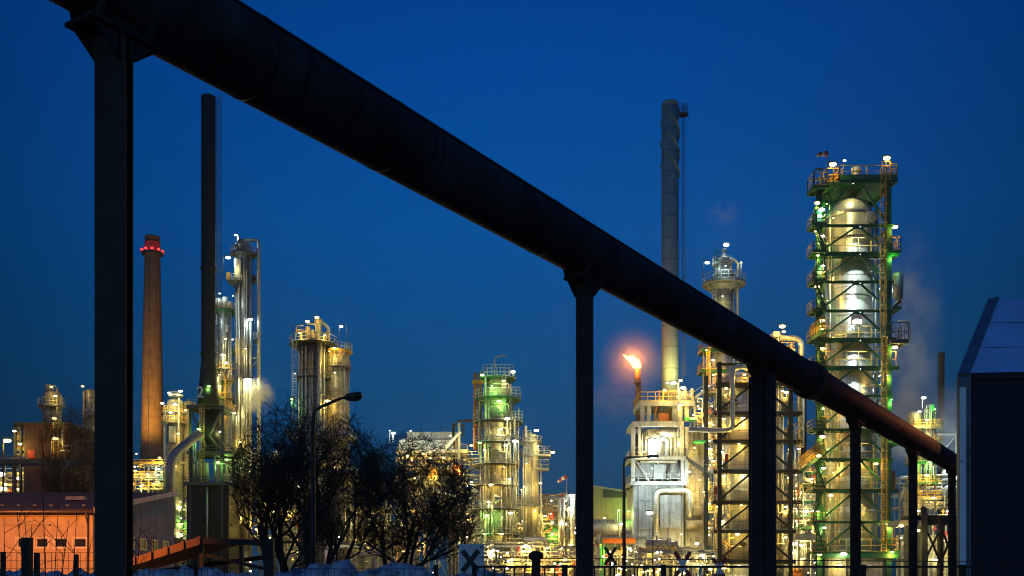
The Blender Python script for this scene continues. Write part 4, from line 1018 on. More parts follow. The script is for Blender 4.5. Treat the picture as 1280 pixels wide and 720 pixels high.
S.vessel(276, 10, 470, 499, 'figure_white', -2.4, n=18, name='small_vessel'); S.lad(288, 478, 540, -2.6, 'rail_yellow'); S.lad(292, 462, 520, -2.2, 'rail_yellow', cage=False)
S.rplat(294, 441, 14, 3, deck='steel_green', rail='steel_green'); S.rplat(294, 503, 14, 3, deck='steel_green', rail='steel_green')
S.lamp(268, 369, 'c', 160, -2.6, 1.0); S.lamp(283, 447, 'n', 260, -2.6, 1.0); S.lamp(267.5, 460, 'w', 260, -2.8, 1.0); S.lamp(280, 372, 'c', 200, -3.0, .6); S.lamp(287, 457, 'n', 260, -2.8, .9); S.lamp(274, 476, 'n', 420, -3.6, .9)
S.lamp(273, 398, 'c', 300, -3, .4); S.lamp(287, 428, 'n', 200, -3, .5); S.lamp(273, 493, 'g', 380, -3.4, .9); S.lamp(281, 487, 'w', 420, -3.6, .8); S.lamp(285, 515, 'w', 420, -3.6, .7)
S.part('cabinet', MB().bx(S.x(286), S.x(289), -2.6, -2, S.z(418), S.z(410)), 'figure_white')

# ---- tallest grey column with the return pipe
S = Site('process_column', 304, 200, 'tall narrow grey column with two dark platforms and a return pipe', 'column')
S.vessel(305, 14, 303, None, 'cladding_fine', bands=30, n=28)
for px, r, t, yy in ((297.5, 2.2, 355, -1.0), (301, 1.5, 325, -1.5), (308, 1.3, 330, -1.5), (314, 1.8, 322, -.6), (311, .9, 340, -1.6)): S.pipe([(px, t, yy), (px, 690, yy)], r, 'pipe_metal')
S.pipe([(304, 308, 0), (304, 300, 0), (323.5, 300, 0), (323.5, 690, 0)], 2.3, 'pipe_metal', fil=.9)
for py in (345, 447, 560): S.part('bracket', MB().bar(S.P(312, py + 1, 0), S.P(326, py - 1 if py < 400 else py, 0), .22).bar(S.P(312, py + 14, 0), S.P(325, py, 0), .2), 'steel_grey')
S.rplat(305, 318, 33, 14, deck='steel_dark', rail='rail_grey'); S.rplat(297, 354, 22, 8, y=-.8, deck='steel_dark', rail='rail_grey', a0=PI * .7, a1=2 * PI)
S.vessel(300, 8.5, 326, 352, 'figure_white', -1.8, n=18, name='small_vessel'); S.part('cabinet', MB().bx(S.x(287), S.x(291), -2.4, -1.6, S.z(353), S.z(345)), 'rail_yellow')
S.pipe([(300, 317, -1.4), (300, 310, -1.4), (308, 305, -1.4), (316, 305, -1.4), (316, 318, -1.4)], .9, 'pipe_metal'); S.part('valve', MB().ell(S.P(304, 308, -2), (.8, .8, .9), 10).ell(S.P(298, 312, -2), (.5, .5, .7), 8), 'pipe_grey')
S.lad(315, 318, 470, 1.0, 'steel_dark', ang=0.0); S.rplat(315, 350, 8, 2, y=1.0, deck='steel_dark', rail='rail_dark')
S.part('vent', MB().tube([S.P(300, 318, -1), S.P(300, 297, -1)], .28, 8).tube([S.P(302, 318, .5), S.P(302, 299, .5), S.P(315, 297, .5)], .06, 6, fil=.8), 'pipe_metal')
S.lamp(297, 296.5, 'c', 200, -1.2, .8); S.lamp(289.5, 327, 'c', 420, -2.4, 1.2, pole=-.9, arm=4); S.lamp(300, 340, 'n', 260, -3.2, .3); S.lamp(315.5, 402, 'c', 420, -1.6, 1.2, pole=.9, arm=5); S.lamp(313.5, 478, 'n', 3600, -2.2, 2.0); S.lamp(295, 428, 'w', 260, -2.4, .6)
S.lamp(296.5, 375, 'c', 260, -3, .4); S.lamp(312, 440, 'n', 420, -3, .4)
S.rplat(318, 424, 13, 2, y=.4, deck='steel_dark', rail='rail_grey', a0=-PI / 2, a1=PI / 2)
S.lamp(299, 520, 'n', 700, -3.4, .8); S.lamp(306, 555, 'w', 700, -3.4, .7)

# ---- grey pair of vessels
S = Site('vessel_pair', 400, 170, 'pair of joined vessels with crowded top deck behind the left tree', 'column', front=2.5)
S.vessel(387.5, 37, 428, None, 'cladding_dark', bands=33, n=40, dome=False); S.part('collar', MB().lathe([(18 * S.k, S.z(437)), (19.4 * S.k, S.z(436)), (19.4 * S.k, S.z(431)), (18 * S.k, S.z(430))], (S.x(387.5), 0, 0), 36), 'steel_dark')
S.rplat(388, 470, 46, 36, deck='steel_black', rail='rail_dark'); S.rplat(388, 427, 60, 34, deck='steel_black', rail='rail_grey', h=1.3)
S.vessel(415, 24, 430, None, 'pale_cladding', 1.4, bands=15); S.rplat(416, 454, 36, 24, y=1.4, a0=-PI * .6, a1=PI * .3, deck='steel_dark', rail='rail_grey'); S.rplat(417, 433, 38, 24, y=1.4, a0=-PI * .7, a1=PI * .3, deck='rail_yellow', rail='rail_grey')
for px, r, t, yy in ((399.5, 2.8, 405, -2.6), (404.5, 1.4, 430, -2.2), (378, 1.1, 432, -2.6), (383, 1.3, 432, -2.8), (391, .9, 440, -2.7), (430.5, 2.2, 425, 1)): S.pipe([(px, t, yy), (px, 700, yy)], r, 'pipe_grey' if px != 430.5 else 'pipe_cream', n=12)
S.pipe([(399.5, 408, -2.6), (399.5, 400, -1), (407, 405, 0), (407, 425, 0)], 2.4, 'pipe_cream', fil=.5, n=12)
S.part('vent', MB().lathe([(.5, S.z(427)), (.5, S.z(402)), (.8, S.z(400)), (.7, S.z(396)), (.1, S.z(394))], (S.x(396), -1, 0), 14), 'pipe_cream')
for px, t, w in ((375, 412, 5), (383, 406, 7), (389, 410, 5), (392, 416, 7), (405, 413, 5)): S.vessel(px, w, t, 427, 'rail_yellow' if px in (375,) else 'pipe_cream', -1.5, n=14, name='small_vessel')
for pts in (((371, 420, -3), (371, 408, -3), (380, 408, -3)), ((377, 425, -3.2), (377, 416, -3.2), (388, 416, -3.2), (388, 426, -3.2)), ((383, 404, -2), (394, 404, -2), (394, 425, -2)), ((404, 420, -2.4), (411, 415, -2.4), (411, 426, -2.4))): S.pipe(pts, .9, 'pipe_cream')
S.part('handwheel', MB().ring(S.P(376, 415, -3.4), .5, .7, .1, n=14), 'rail_yellow')
for px, t in ((363.5, 398), (422, 395), (413.5, 408), (436, 424)): S.part('mast', MB().bar(S.P(px, 432 if px > 410 else 427, -1), S.P(px, t, -1), .07).bar(S.P(px - 3, t + 5, -1), S.P(px, t + 5, -1), .06), 'rail_dark')
S.lamp(386, 404, 'w', 320, -3.6, .9); S.lamp(397.5, 398.5, 'w', 260, -3.4, .9); S.lamp(424, 404.5, 'c', 260, -.5, .8, pole=1.0, arm=3.6); S.lamp(417, 434, 'w', 420, -1.8, .7); S.lamp(409.5, 501, 'w', 700, -2.2, 1.1); S.lamp(377, 419, 'w', 220, -4, .5); S.lamp(407, 420, 'w', 200, -3, .5)
S.lamp(411, 438, 'w', 360, -1.8, .4); S.lamp(366, 500, 'g', 260, -3.4, .5); S.lamp(419, 584, 'w', 700, -2.6, 1); S.lamp(395, 560, 'c', 300, -5, .6); S.lamp(378, 610, 'n', 400, -5, .6); S.lamp(372, 470, 'c', 120, -4.5, .35); S.lamp(418, 465, 'n', 200, -2, .4)
S.plat(362, 440, 590, -5, 4, 'steel_grey', 'rail_grey'); S.plat(362, 440, 545, -5, 4, 'steel_grey', 'rail_grey'); S.lad(369, 427, 545, -3.2, 'rail_grey')
S.lad(425.5, 433, 545, 0, 'rail_grey')
S = Site('process_rack', 400, 185, 'low pipe rack behind the trunks of the left tree', 'pipe rack')
rack(S, 352, 470, (598, 622, 645, 668, 690), -1, 7, 46, pipes=6, risers=20, drums=4, valves=12, lamps=((372, 592, 'n', 350), (455, 612, 'w', 500), (440, 650, 'n', 500), (362, 640, 'w', 600), (425, 640, 'w', 600), (400, 670, 'w', 600), (460, 680, 'w', 500), (375, 690, 'w', 500)))
S = Site('white_pipeline', 440, 120, 'fat pale pipeline with elbows low between the two trees', 'pipeline')
S.pipe([(408, 720, 0), (408, 683, 0), (452, 683, 0), (462, 692, 0), (480, 692, 0)], 3.2, 'pipe_metal', n=14); S.pipe([(440, 692, 2), (475, 692, 2)], 3, 'pipe_metal', n=14)
S.pipe([(455, 681, 2), (463, 681, 2), (463, 712, 2)], 2.6, 'pipe_metal', n=14)
for px in (420, 445, 470): S.part('pipe_stand', MB().box((S.x(px), 0, S.z(690) / 2), (.3, .3, S.z(690))), 'steel_grey')
S.lamp(430, 672, 'n', 220, -2.5, .7)

# ---- white roofed process block
S = Site('process_block', 540, 205, 'process block with long white roofed air cooler and yellow lit steelwork under it', 'process unit')
S.part('roof', MB().bx(S.x(508), S.x(571), 1, 9, S.z(552), S.z(539)).bx(S.x(540), S.x(541), .9, 1, S.z(552), S.z(539)).bx(S.x(523), S.x(524), .9, 1, S.z(552), S.z(539)), 'panel_white')
S.part('cooler_box', MB().bx(S.x(500), S.x(571), -1.5, 1, S.z(564), S.z(551)).add([(S.x(502), -1.5, S.z(551) + .003), (S.x(571), -1.5, S.z(551) + .003), (S.x(571), .99, S.z(547)), (S.x(502), .99, S.z(547))], [(0, 1, 2, 3)]), 'panel_white')
S.plat(498, 585, 565, -3.5, 8, 'steel_pale', 'rail_grey', th=.6)
S.part('brace', MB().bar(S.P(556, 566, -3.6), S.P(577, 543, -3.6), .5), 'figure_white')
S.col(575, 532, None, -3.4, .5, 'steel_pale'); S.col(568, 530, None, -2, .4, 'steel_dark')
S.part('gantry', MB().bar(S.P(566, 533, -2), S.P(581, 533, -2), .4).bar(S.P(567, 533, -2), S.P(567, 548, -2), .4).bar(S.P(580, 533, -2), S.P(580, 548, -2), .4).bar(S.P(572, 528.5, -2), S.P(594, 527.5, -2), .5), 'steel_dark')
rack(S, 498, 600, (575, 590, 606, 622, 640, 660), -3, 8, 47, pipes=7, risers=26, drums=5, valves=12, smallv=6, rail='rail_grey', railp=.8, lamps=((512, 573, 'w', 1100), (532, 570, 'w', 1100), (556, 575, 'w', 900), (590, 560, 'w', 700), (575, 588, 'w', 900), (520, 600, 'w', 900), (545, 598, 'w', 900), (565, 615, 'n', 900), (590, 605, 'n', 900), (515, 640, 'w', 700), (545, 650, 'w', 800), (580, 640, 'n', 900), (530, 680, 's', 900), (507, 690, 's', 700), (585, 672, 'n', 900)))
S.part('cabinet', MB().bx(S.x(566), S.x(577), -4.2, -3.6, S.z(596), S.z(584)), 'rust_orange')
S.part('cabinet', MB().bx(S.x(538), S.x(548), -4.0, -3.4, S.z(600), S.z(586)), 'rail_yellow')
S.part('post', MB().bx(S.x(544.5), S.x(546.5), -6, -5.6, 0, S.z(640)), 'blue_paint')
for y0 in (597, 607, 617, 624, 634, 644, 654): S.pipe([(572 + (y0 % 5), y0, -4.2), (606, y0, -4.2)] + ([(606, y0 + 9, -4.2)] if y0 % 2 else []), 1.4, 'pipe_cream' if y0 % 3 else 'pipe_metal')
S.lamp(494.5, 545, 'c', 500, -4, 1.1); S.lamp(489.5, 541, 'c', 60, -3, .35, light=False); S.lamp(515, 541, 'n', 120, -2.5, .5)
S.lamp(540, 556, 'c', 700, -6, .4); S.lamp(565, 549, 'n', 500, -5, .5)
S.part('mast', MB().bar(S.P(489.5, 556, -3), S.P(489.5, 541, -3), .12).bar(S.P(494, 556, -4), S.P(494, 547, -4), .12), 'rail_grey')
# ---- central column
S = Site('process_column', 621, 196, 'central column with many ring platforms, green light and orange pipes on its left', 'column', front=3)
S.vessel(622, 36, 476, None, 'pale_cladding', bands=-1, n=36)
S.vessel(622, 26, 466, 480, 'pale_cladding', n=24, name='head')
for py, w, a0, a1 in ((496, 60, 0, 2 * PI), (526, 64, 0, 2 * PI), (470, 46, 0, 2 * PI)): S.rplat(622, py, w, 34 if py > 480 else 24, a0=a0, a1=a1, deck='steel_green' if py < 500 else 'steel_black', h=1.5)
for py, w in ((552, 56), (580, 62), (606, 58), (636, 62), (668, 60)): S.rplat(620, py, w, 36, deck='steel_black', rail='rail_grey')
S.pipe([(593.5, 462, 0), (593.5, 560, 0)], 2.4, 'rust_orange', n=12); S.pipe([(599.5, 462, .5), (599.5, 545, .5)], 2.2, 'rust_orange', n=12); S.part('bracket', MB().box(S.P(597, 474, 0), (2.4, 1.2, .7)), 'rust_orange')
S.part('mast', MB().tube([S.P(618, 500, -2), S.P(618, 449, -2), S.P(621, 444, -2), S.P(634, 442.5, -2)], .16, 8, fil=.6), 'rail_grey')
S.part('cage', MB().rail([S.P(604, 470, -3.4), S.P(642, 470, -3.4)], 2.2, .9, .1, (.35, .7)).rail([S.P(640, 497, -4), S.P(650, 497, -4), S.P(650, 497, -1)], 1.9, .8, .1, (.33, .66)).rail([S.P(640, 527, -4), S.P(653, 527, -4), S.P(653, 527, -1)], 1.9, .8, .1, (.33, .66)), 'rail_grey')
for px, r, t, b, yy in ((607, 1.4, 470, 700, -3.2), (638, 1.4, 480, 700, -3), (642, 1, 500, 700, -2.4), (611, 1, 500, 700, -3.4), (633, .9, 520, 700, -3.4), (601, 1.2, 540, 700, -2.4), (645, 1.5, 540, 700, -1), (627, .8, 600, 700, -3.6)): S.pipe([(px, t, yy), (px, b, yy)], r, 'pipe_metal')
for a in (480, 505, 535, 545, 565, 600): S.pipe([(612 + a % 7, a, -3.4), (636, a, -3.4), (636, a + 12, -3.4)], 1.0, 'pipe_cream')
for py in (515, 568): S.part('manhole', MB().tube([S.P(619, py, -2.6), S.P(619, py, -3.6)], .75, 16).tube([S.P(619, py, -3.6), S.P(619, py, -3.75)], .95, 16), 'steel_dark')
S.lad(630, 470, 526, -3.5, 'rail_grey'); S.lad(646, 526, 636, -2, 'rail_grey')
for px, py, c, P, sz in ((603, 471, 'g', 700, 1.0), (615, 484, 'g', 900, .5), (624, 503, 'g', 1500, 1.0), (641, 467, 'n', 260, 1.2), (630, 478, 'n', 420, .6), (634, 525, 'n', 900, 1.2), (626, 538, 'n', 900, .9), (644, 553, 'c', 600, 1.4), (600, 555, 'g', 600, .9), (632, 558, 'n', 700, .8), (606, 564, 'w', 500, .7), (614, 607, 'w', 900, 1.1), (637, 600, 'n', 600, .7), (609, 645, 'g', 1600, 1.1), (638, 642, 'n', 800, 1), (627, 668, 'w', 800, .9), (606, 668, 'g', 600, .8), (611, 628, 'n', 500, .7), (630, 585, 'w', 600, .5)): S.lamp(px, py, c, P * .7, -4.6, sz)
S.part('signal_horn', MB().tube([S.P(627, 624, -5), S.P(619, 625, -5)], [.3, .95], 16).tube([S.P(616, 675, -5), S.P(616, 630, -5)], .18, 8), 'pipe_grey')
R = random.Random(21)
for j in range(40):
    a = R.uniform(500, 660); px = R.choice((R.uniform(598, 614), R.uniform(630, 652))); q = a + R.uniform(14, 60); yy = -R.uniform(2.6, 4.4)
    S.pipe([(px + R.uniform(-8, 8), a, yy), (px, a + 1, yy), (px, q, yy)], R.uniform(.35, .9), R.choice(('pipe_metal', 'pipe_cream', 'steel_dark', 'pipe_grey')), n=6)
for py in (512, 541, 566, 592, 620): S.part('nozzle', MB().tube([S.P(612 + py % 9, py, -2.6), S.P(612 + py % 9, py, -3.7)], .3, 10), 'pipe_cream')
# ---- slim column right of it
S = Site('process_column', 663, 200, 'slim pale column with balconies on its right, right of the central column', 'column')
S.vessel(663, 17, 541, None, 'pale_cladding', bands=-1, n=26); S.vessel(668, 10, 550, None, 'pipe_cream', -1.4, n=18)
for px, r, t in ((654, 1.1, 538), (657, 1.6, 534), (672, 1.2, 560), (676, .9, 580)): S.pipe([(px, t, -1.6), (px, 700, -1.6)], r, 'pipe_metal')
S.rplat(663, 553, 30, 17); S.rplat(663, 569, 28, 17); S.plat(664, 688, 570, -2.2, 1, rail='rail_grey', h=1.7, t=.1); S.plat(664, 686, 587, -2.2, 1, rail='rail_grey', h=1.7, t=.1)
S.lad(661, 541, 640, -2.2, 'rail_grey'); S.rplat(663, 632, 32, 17)
for px, py, c, P, sz in ((670, 541, 'n', 420, 1.2), (690, 568, 'w', 420, 1.1), (675, 606, 'w', 300, .8), (672, 560, 'n', 300, .4), (655, 610, 'n', 500, .4), (668, 640, 'w', 700, .6), (658, 582, 'w', 420, .4)): S.lamp(px, py, c, P, -3.2, sz)
S.part('junction_box', MB().bx(S.x(656), S.x(658.5), -2.6, -2.1, S.z(548), S.z(535)), 'figure_white')

S = Site('process_rack', 690, 205, 'bright long pipe rack between the central columns and the second pipeline column', 'pipe rack')
rack(S, 645, 742, (624, 638, 655, 674), -2, 7, 48, pipes=8, risers=30, drums=5, valves=16, smallv=6, pm=('pipe_metal', 'pipe_cream', 'pale_cladding'), lamps=((681, 646, 'w', 900), (700, 652, 'n', 700), (712, 636, 'n', 700), (690, 668, 'w', 800), (655, 648, 'n', 800), (712, 682, 'w', 900), (672, 690, 'w', 800), (735, 660, 'w', 700), (725, 645, 'n', 500)))
S.vessel(690, 20, 655, None, 'green_paint', 1, name='tank', n=24)
for px in (699, 703.5, 716): S.part('post', MB().tube([S.P(px, 700, -3), S.P(px, 625, -3)], .3, 8), 'pipe_metal')
S.lamp(713.5, 621, 'c', 500, -3.2, 1.4); S.part('post', MB().tube([S.P(714, 690, -3), S.P(714, 624, -3)], .35, 8), 'figure_white')
S = Site('process_rack', 650, 165, 'lowest and brightest row of pipes and drums just above the bar fence', 'pipe rack')
rack(S, 600, 720, (684, 700, 715), -3, 5, 49, bay=6, pipes=8, risers=22, drums=8, valves=18, smallv=6, pm=('pipe_metal', 'pipe_cream', 'pale_cladding'), ylow=735, lamps=((657, 683, 'n', 900), (683, 686, 'w', 700), (665, 704, 'w', 900), (615, 690, 'n', 700), (640, 700, 'w', 800), (705, 700, 'w', 700), (690, 712, 's', 600)))
for px in (619, 624): S.part('coil', MB().tube([S.P(px, 690, -3.6), S.P(px, 704, -3.6)], .32, 10), 'steel_dark')
def windsock(px, d, base, top, pts, label, n):
    S = Site('windsock', px, d, label, 'windsock')
    S.root.location.z = S.z(base); zb = S.z(base)
    def Q(a, b): return S.P(a, b) - Vector((0, 0, zb))
    MB().tube([(0, 0, 0), Q(px, top)], .07, 6).build('mast', 'rail_grey', S.root)
    P = [Q(a, b) for a, b in pts]; rs = [.42 - .25 * i / (len(P) - 1) for i in range(len(P))]
    for i in range(len(P) - 1):
        MB().tube([P[i], P[i + 1]], [rs[i], rs[i + 1]], 10, caps=False).build('sock', 'red_paint' if i % 2 == 0 else 'figure_white', S.root, 'red band' if i % 2 == 0 else 'white band')
windsock(708.5, 200, 628, 595, [(708.5, 596), (705, 597), (702, 599), (699, 601), (697, 603)], 'red and white windsock on a thin mast beside the second pipeline column', 1)

# ---- beige hall and tank
S = Site('beige_hall', 770, 190, 'beige corrugated hall with a dark window band right of the second pipeline column', 'building')
S.part('wall', MB().add([(S.x(729), 0, 0), (S.x(793), 0, 0), (S.x(793), 0, S.z(617)), (S.x(729), 0, S.z(606.5)), (S.x(729), 16, 0), (S.x(793), 16, 0), (S.x(793), 16, S.z(617)), (S.x(729), 16, S.z(606.5))], [(0, 1, 2, 3), (7, 6, 5, 4), (1, 5, 6, 2), (4, 0, 3, 7), (3, 2, 6, 7)]), 'hall_beige')
w = S.part('window', MB().bx(S.x(754), S.x(787), -.12, -.003, S.z(622), S.z(611.5)), 'steel_dark'); MB().bx(S.x(755), S.x(786), -.16, -.121, S.z(621), S.z(613)).build('pane', 'hall_dark', w)
S.part('verge_board', MB().bar(S.P(729, 605.6, -.1), S.P(793, 616, -.1), .25, .35), 'steel_pale')
S.lamp(788, 632, 'g', 1100, -3, .7); S.lamp(752, 650, 'w', 700, -6, .6); S.lamp(770, 640, 'w', 400, -5, .5)
S = Site('horizontal_tank', 765, 175, 'long pale horizontal tank in front of the beige hall', 'tank')
a, b = S.P(735, 660, 0), S.P(792, 660, 0); r = 11 * S.k
mb = MB().tube([a - Vector((.8, 0, 0)), a - Vector((.5, 0, 0)), a, b, b + Vector((.5, 0, 0)), b + Vector((.8, 0, 0))], [.1, r * .75, r, r, r * .75, .1], 28); S.part('shell', mb, 'pale_cladding')
for px in (748, 780): S.part('saddle', MB().box((S.x(px), 0, S.z(668) / 2), (.6, 2.4, S.z(668))), 'concrete')
S.pipe([(770, 652, -1.7), (770, 640, -1.7), (773, 640, -1.7), (773, 690, -1.7)], 1, 'pipe_metal'); S.lamp(774, 656, 'n', 500, -3, .9); S.lamp(784, 640, 'g', 600, -2, .5)
S = Site('process_rack', 768, 160, 'low rack with an orange beam and green posts in front of the horizontal tank', 'pipe rack')
rack(S, 744, 794, (678, 698), -1, 4, 50, pipes=4, risers=8, drums=2, valves=6, ylow=735, lamps=((760, 690, 'w', 600), (785, 686, 'n', 600), (773, 710, 'w', 600)))
S.part('beam', MB().bx(S.x(752), S.x(793), -1.8, -1.4, S.z(679.5), S.z(673.5)), 'orange_paint')
for px in (750.5, 754): S.part('post', MB().bx(S.x(px - 1), S.x(px + 1), -1.3, -1, 0, S.z(672)), 'green_paint')

# ---- flare
S = Site('flare_stack', 797, 230, 'slender flare stack with burning orange flame', 'flare stack')
k = S.k
S.part('shaft', MB().tube([(0, 0, 0), S.P(797.5, 476)], .42, 14).tube([S.P(800.5, 640, -.2), S.P(800.5, 482, -.2)], .2, 8).tube([S.P(795, 640, -.2), S.P(795, 479, -.2)], .14, 8), 'duct_black')
S.rplat(797, 478, 9, 3, deck='duct_black', rail='rail_dark', h=.9)
S.part('tip', MB().lathe([(.42, S.z(476)), (.55, S.z(472)), (.52, S.z(461)), (.42, S.z(461))], (S.x(797), 0, 0), 16), 'rust_orange')
for dx in (-.6, .6): S.part('pilot', MB().tube([(S.x(797) + dx, -.1, S.z(476)), (S.x(797) + dx, -.1, S.z(463)), (S.x(797) + dx * .5, -.1, S.z(460))], .08, 6), 'rust_orange')
fl = [(797, 461, .5), (796.6, 458.5, .9), (795.6, 456, 1.0), (793.8, 453.5, .95), (791.5, 451, .85), (788.8, 448.8, .75), (786, 447.6, .55), (783.4, 447, .34), (781, 445.6, .15), (779, 444, .03)]
mb = MB().tube([S.P(a, b) for a, b, _ in fl], [c * .98 for _, _, c in fl], 14)
mb.v = [tuple(Vector(v) + noise.noise_vector(Vector(v) * 1.3) * .3) for v in mb.v]
fo = S.part('flame', mb, 'flame')
def plight(parent, loc, P, col, rad=.3):
    d = bpy.data.lights.new('flame_light', 'POINT'); d.energy = P; d.color = col; d.shadow_soft_size = rad
    o = bpy.data.objects.new('flame_light', d); COL.objects.link(o); o.parent = parent; o.location = loc; return o
plight(fo, S.P(790, 452, -2.2), 9000, (1, .30, .07), .9)

# ---- tall grey stack
S = Site('grey_stack', 837.5, 240, 'tall pale grey stack with spiral strakes at the top and a side ladder', 'chimney')
k = S.k; r = 10.6 * k
S.part('shaft', MB().lathe([(r * 1.02, 0), (r, S.z(135)), (r * .9, S.z(135)), (r * .9, S.z(134)), (r * .98, S.z(133)), (r * .98, S.z(130)), (r * .85, S.z(128)), (r * .7, S.z(128))], n=36), 'grey_stack')
mb = MB()
for s0 in range(3):
    pts = [((r + .1) * math.cos(-2 * PI * (t / 60 * 1.05 + s0 / 3) ), (r + .1) * math.sin(-2 * PI * (t / 60 * 1.05 + s0 / 3)), S.z(222 - 84 * t / 60)) for t in range(61)]
    for a, b in zip(pts[:-1], pts[1:]): mb.bar(a, b, .55, .14)
mb.build('helical_strake', 'grey_stack', S.root)
MB().ladder(r + 1.0, 0, S.z(480), S.z(131), .6, True, 0.0, .08).build('ladder', 'rail_dark', S.root)
MB().ring((r + 1.1, 0, S.z(144)), .25, 1.35, .2, n=12).rail([(r + 1.1 + 1.2 * math.cos(t * PI / 6), 1.2 * math.sin(t * PI / 6), S.z(144)) for t in range(12)], 2.4, 1.2, .08, (.5,), closed=True).build('platform', 'rail_dark', S.root)
for py in (170, 200, 230, 260, 300): MB().bar((r, 0, S.z(py)), (r + .8, 0, S.z(py)), .15).build('bracket', 'rail_dark', S.root)
S.lamp(845, 482, 'n', 3000, -6, 1.2, drop=-2.5); S.lamp(830, 484, 'w', 1800, -5, .8, drop=-3)

# ---- grey furnace
S = Site('furnace', 838, 170, 'big pale grey furnace block with decks, yellow railing and an inverted U duct', 'furnace', front=1.5)
k = S.k; Y0 = -1.0
S.part('casing', MB().bx(S.x(793), S.x(856), 0, 10, S.z(703), S.z(606)), 'panel_grey')
sm = MB()
for px in (794, 815, 822, 838, 855): sm.bx(S.x(px) - .14, S.x(px) + .14, -.16, -.003, S.z(703), S.z(606))
for py in (624, 660, 703): sm.bx(S.x(793), S.x(856), -.24, -.164, S.z(py + 1), S.z(py - 1))
S.part('stiffener', sm, 'panel_grey')
S.part('casing', MB().bx(S.x(826), S.x(852), -.8, -.27, S.z(659), S.z(618)), 'panel_grey')
MB().bx(S.x(836.6), S.x(837.4), -.86, -.802, S.z(659), S.z(618)).build('seam', 'panel_seam', S.root)
S.part('base_frame', MB().bx(S.x(792), S.x(870), -1, 9, S.z(708.5), S.z(703.3)), 'steel_grey')
for px in (795, 815, 835, 855, 868):
    for yy in (-.6, 8): S.col(px, 708.6, None, yy, .5, 'steel_grey')
S.pipe([(820, 668, -1.4), (820, 613, -1.4), (863, 613, -1.4), (863, 647, -1.4)], 3.5, 'pipe_metal', n=18, fil=1.3)
S.part('cone', MB().lathe([(.1, S.z(672)), (.55, S.z(668)), (.5, S.z(666))][::-1] if False else [(.62, S.z(678)), (.62, S.z(668)), (.48, S.z(667)), (.48, S.z(664))], (S.x(820), -1.4, 0), 18), 'pipe_cream')
S.vessel(823, 10, 676, 690, 'pale_cladding', -2.4, name='small_vessel', n=20); S.part('burner', MB().tube([S.P(808, 694, -2.2), S.P(838, 694, -2.2)], .55, 14).tube([S.P(812, 700, -2.4), S.P(835, 700, -2.4)], .35, 12), 'pipe_cream')
letters('D-H3', .78, (S.x(803.5), -.262, S.z(674)), S.root, 'sign_black')
# decks above
S.plat(787, 858, 603.5, -2.4, 8, 'steel_grey', 'rail_grey', th=.5, t=.09, h=1.4)
S.plat(789, 856, 571.5, -2.4, 8, 'steel_pale', 'rail_grey', th=.5, t=.09, h=1.5)
S.part('hopper', MB().add([(S.x(800), -1, S.z(578)), (S.x(848), -1, S.z(578)), (S.x(857), -1.2, S.z(596)), (S.x(792), -1.2, S.z(596)), (S.x(800), 7, S.z(578)), (S.x(848), 7, S.z(578)), (S.x(857), 8, S.z(596)), (S.x(792), 8, S.z(596))], [(3, 2, 1, 0), (4, 5, 6, 7), (0, 1, 5, 4), (1, 2, 6, 5), (2, 3, 7, 6), (3, 0, 4, 7)]), 'panel_grey')
S.part('fan_box', MB().bx(S.x(817), S.x(832), -2.0, -1.05, S.z(599), S.z(581)), 'panel_grey')
S.pipe([(800, 577, -1.8), (846, 577, -1.8)], 2.2, 'pipe_cream', n=12); S.part('brace', MB().bar(S.P(794, 575, -1.9), S.P(812, 603, -1.9), .25).bar(S.P(846, 573, -1.9), S.P(834, 600, -1.9), .25).bar(S.P(789, 573, -1.9), S.P(798, 590, -1.9), .2), 'steel_grey')
S.part('casing', MB().bx(S.x(812), S.x(850), .5, 9, S.z(571), S.z(534)), 'panel_white', label='white upper casing')
S.part('duct', MB().tube([S.P(826, 571, 0), S.P(826, 550, 0), S.P(831, 546, 0), S.P(836, 550, 0), S.P(836, 571, 0)], .5, 14, fil=.5), 'pipe_metal')
S.part('duct', MB().tube([S.P(852, 543, -1), S.P(836, 541, -1), S.P(820, 539, -1)], [.45, .8, .35], 14), 'pipe_metal')
for px, r in ((840, 1.5), (845, 1.7), (850, 1.3), (803, 1.1), (808, 1.1)): S.pipe([(px, 540, -.9), (px, 571, -.9)], r, 'pipe_cream')
S.part('beam', MB().bx(S.x(790), S.x(854), -2.2, -1.6, S.z(534), S.z(527.5)).bx(S.x(790), S.x(854), 6, 6.6, S.z(534), S.z(527.5)).bx(S.x(790), S.x(793), -1.59, 5.99, S.z(534), S.z(527.5)).bx(S.x(851), S.x(854), -1.59, 5.99, S.z(534), S.z(527.5)), 'steel_pale')
for px in (791, 799, 853, 857): S.part('column', MB().bx(S.x(px) - .35, S.x(px) + .35, -2.1, -1.5, S.z(603), S.z(534.1)) if px != 799 else MB().bx(S.x(px) - .2, S.x(px) + .2, -2.0, -1.6, S.z(571), S.z(534.1)), 'steel_pale')
S.part('brace', MB().bar(S.P(791, 534, -1.8), S.P(787, 572, -1.8), .2), 'steel_grey')
S.plat(799, 868, 501.5, -2.0, 7, 'steel_pale', 'rail_yellow', th=.9, t=.11, h=1.5)
for px in (803, 811, 843, 850, 858): S.part('column', MB().bx(S.x(px) - .35, S.x(px) + .35, -1.8, -1.2, S.z(527), S.z(504.5)), 'steel_pale')
S.part('brace', MB().bar(S.P(817, 527, -1.6), S.P(825, 488, -1.6), .22), 'rust_orange')
S.vessel(832, 20, 512, 527, 'pale_cladding', 2, dome=False, name='stack_duct'); S.part('cabinet', MB().bx(S.x(824), S.x(836), -1.4, .4, S.z(527), S.z(516)), 'rust_orange'); S.vessel(843, 11, 508, 527, 'rail_yellow', 0, name='small_vessel', n=18)
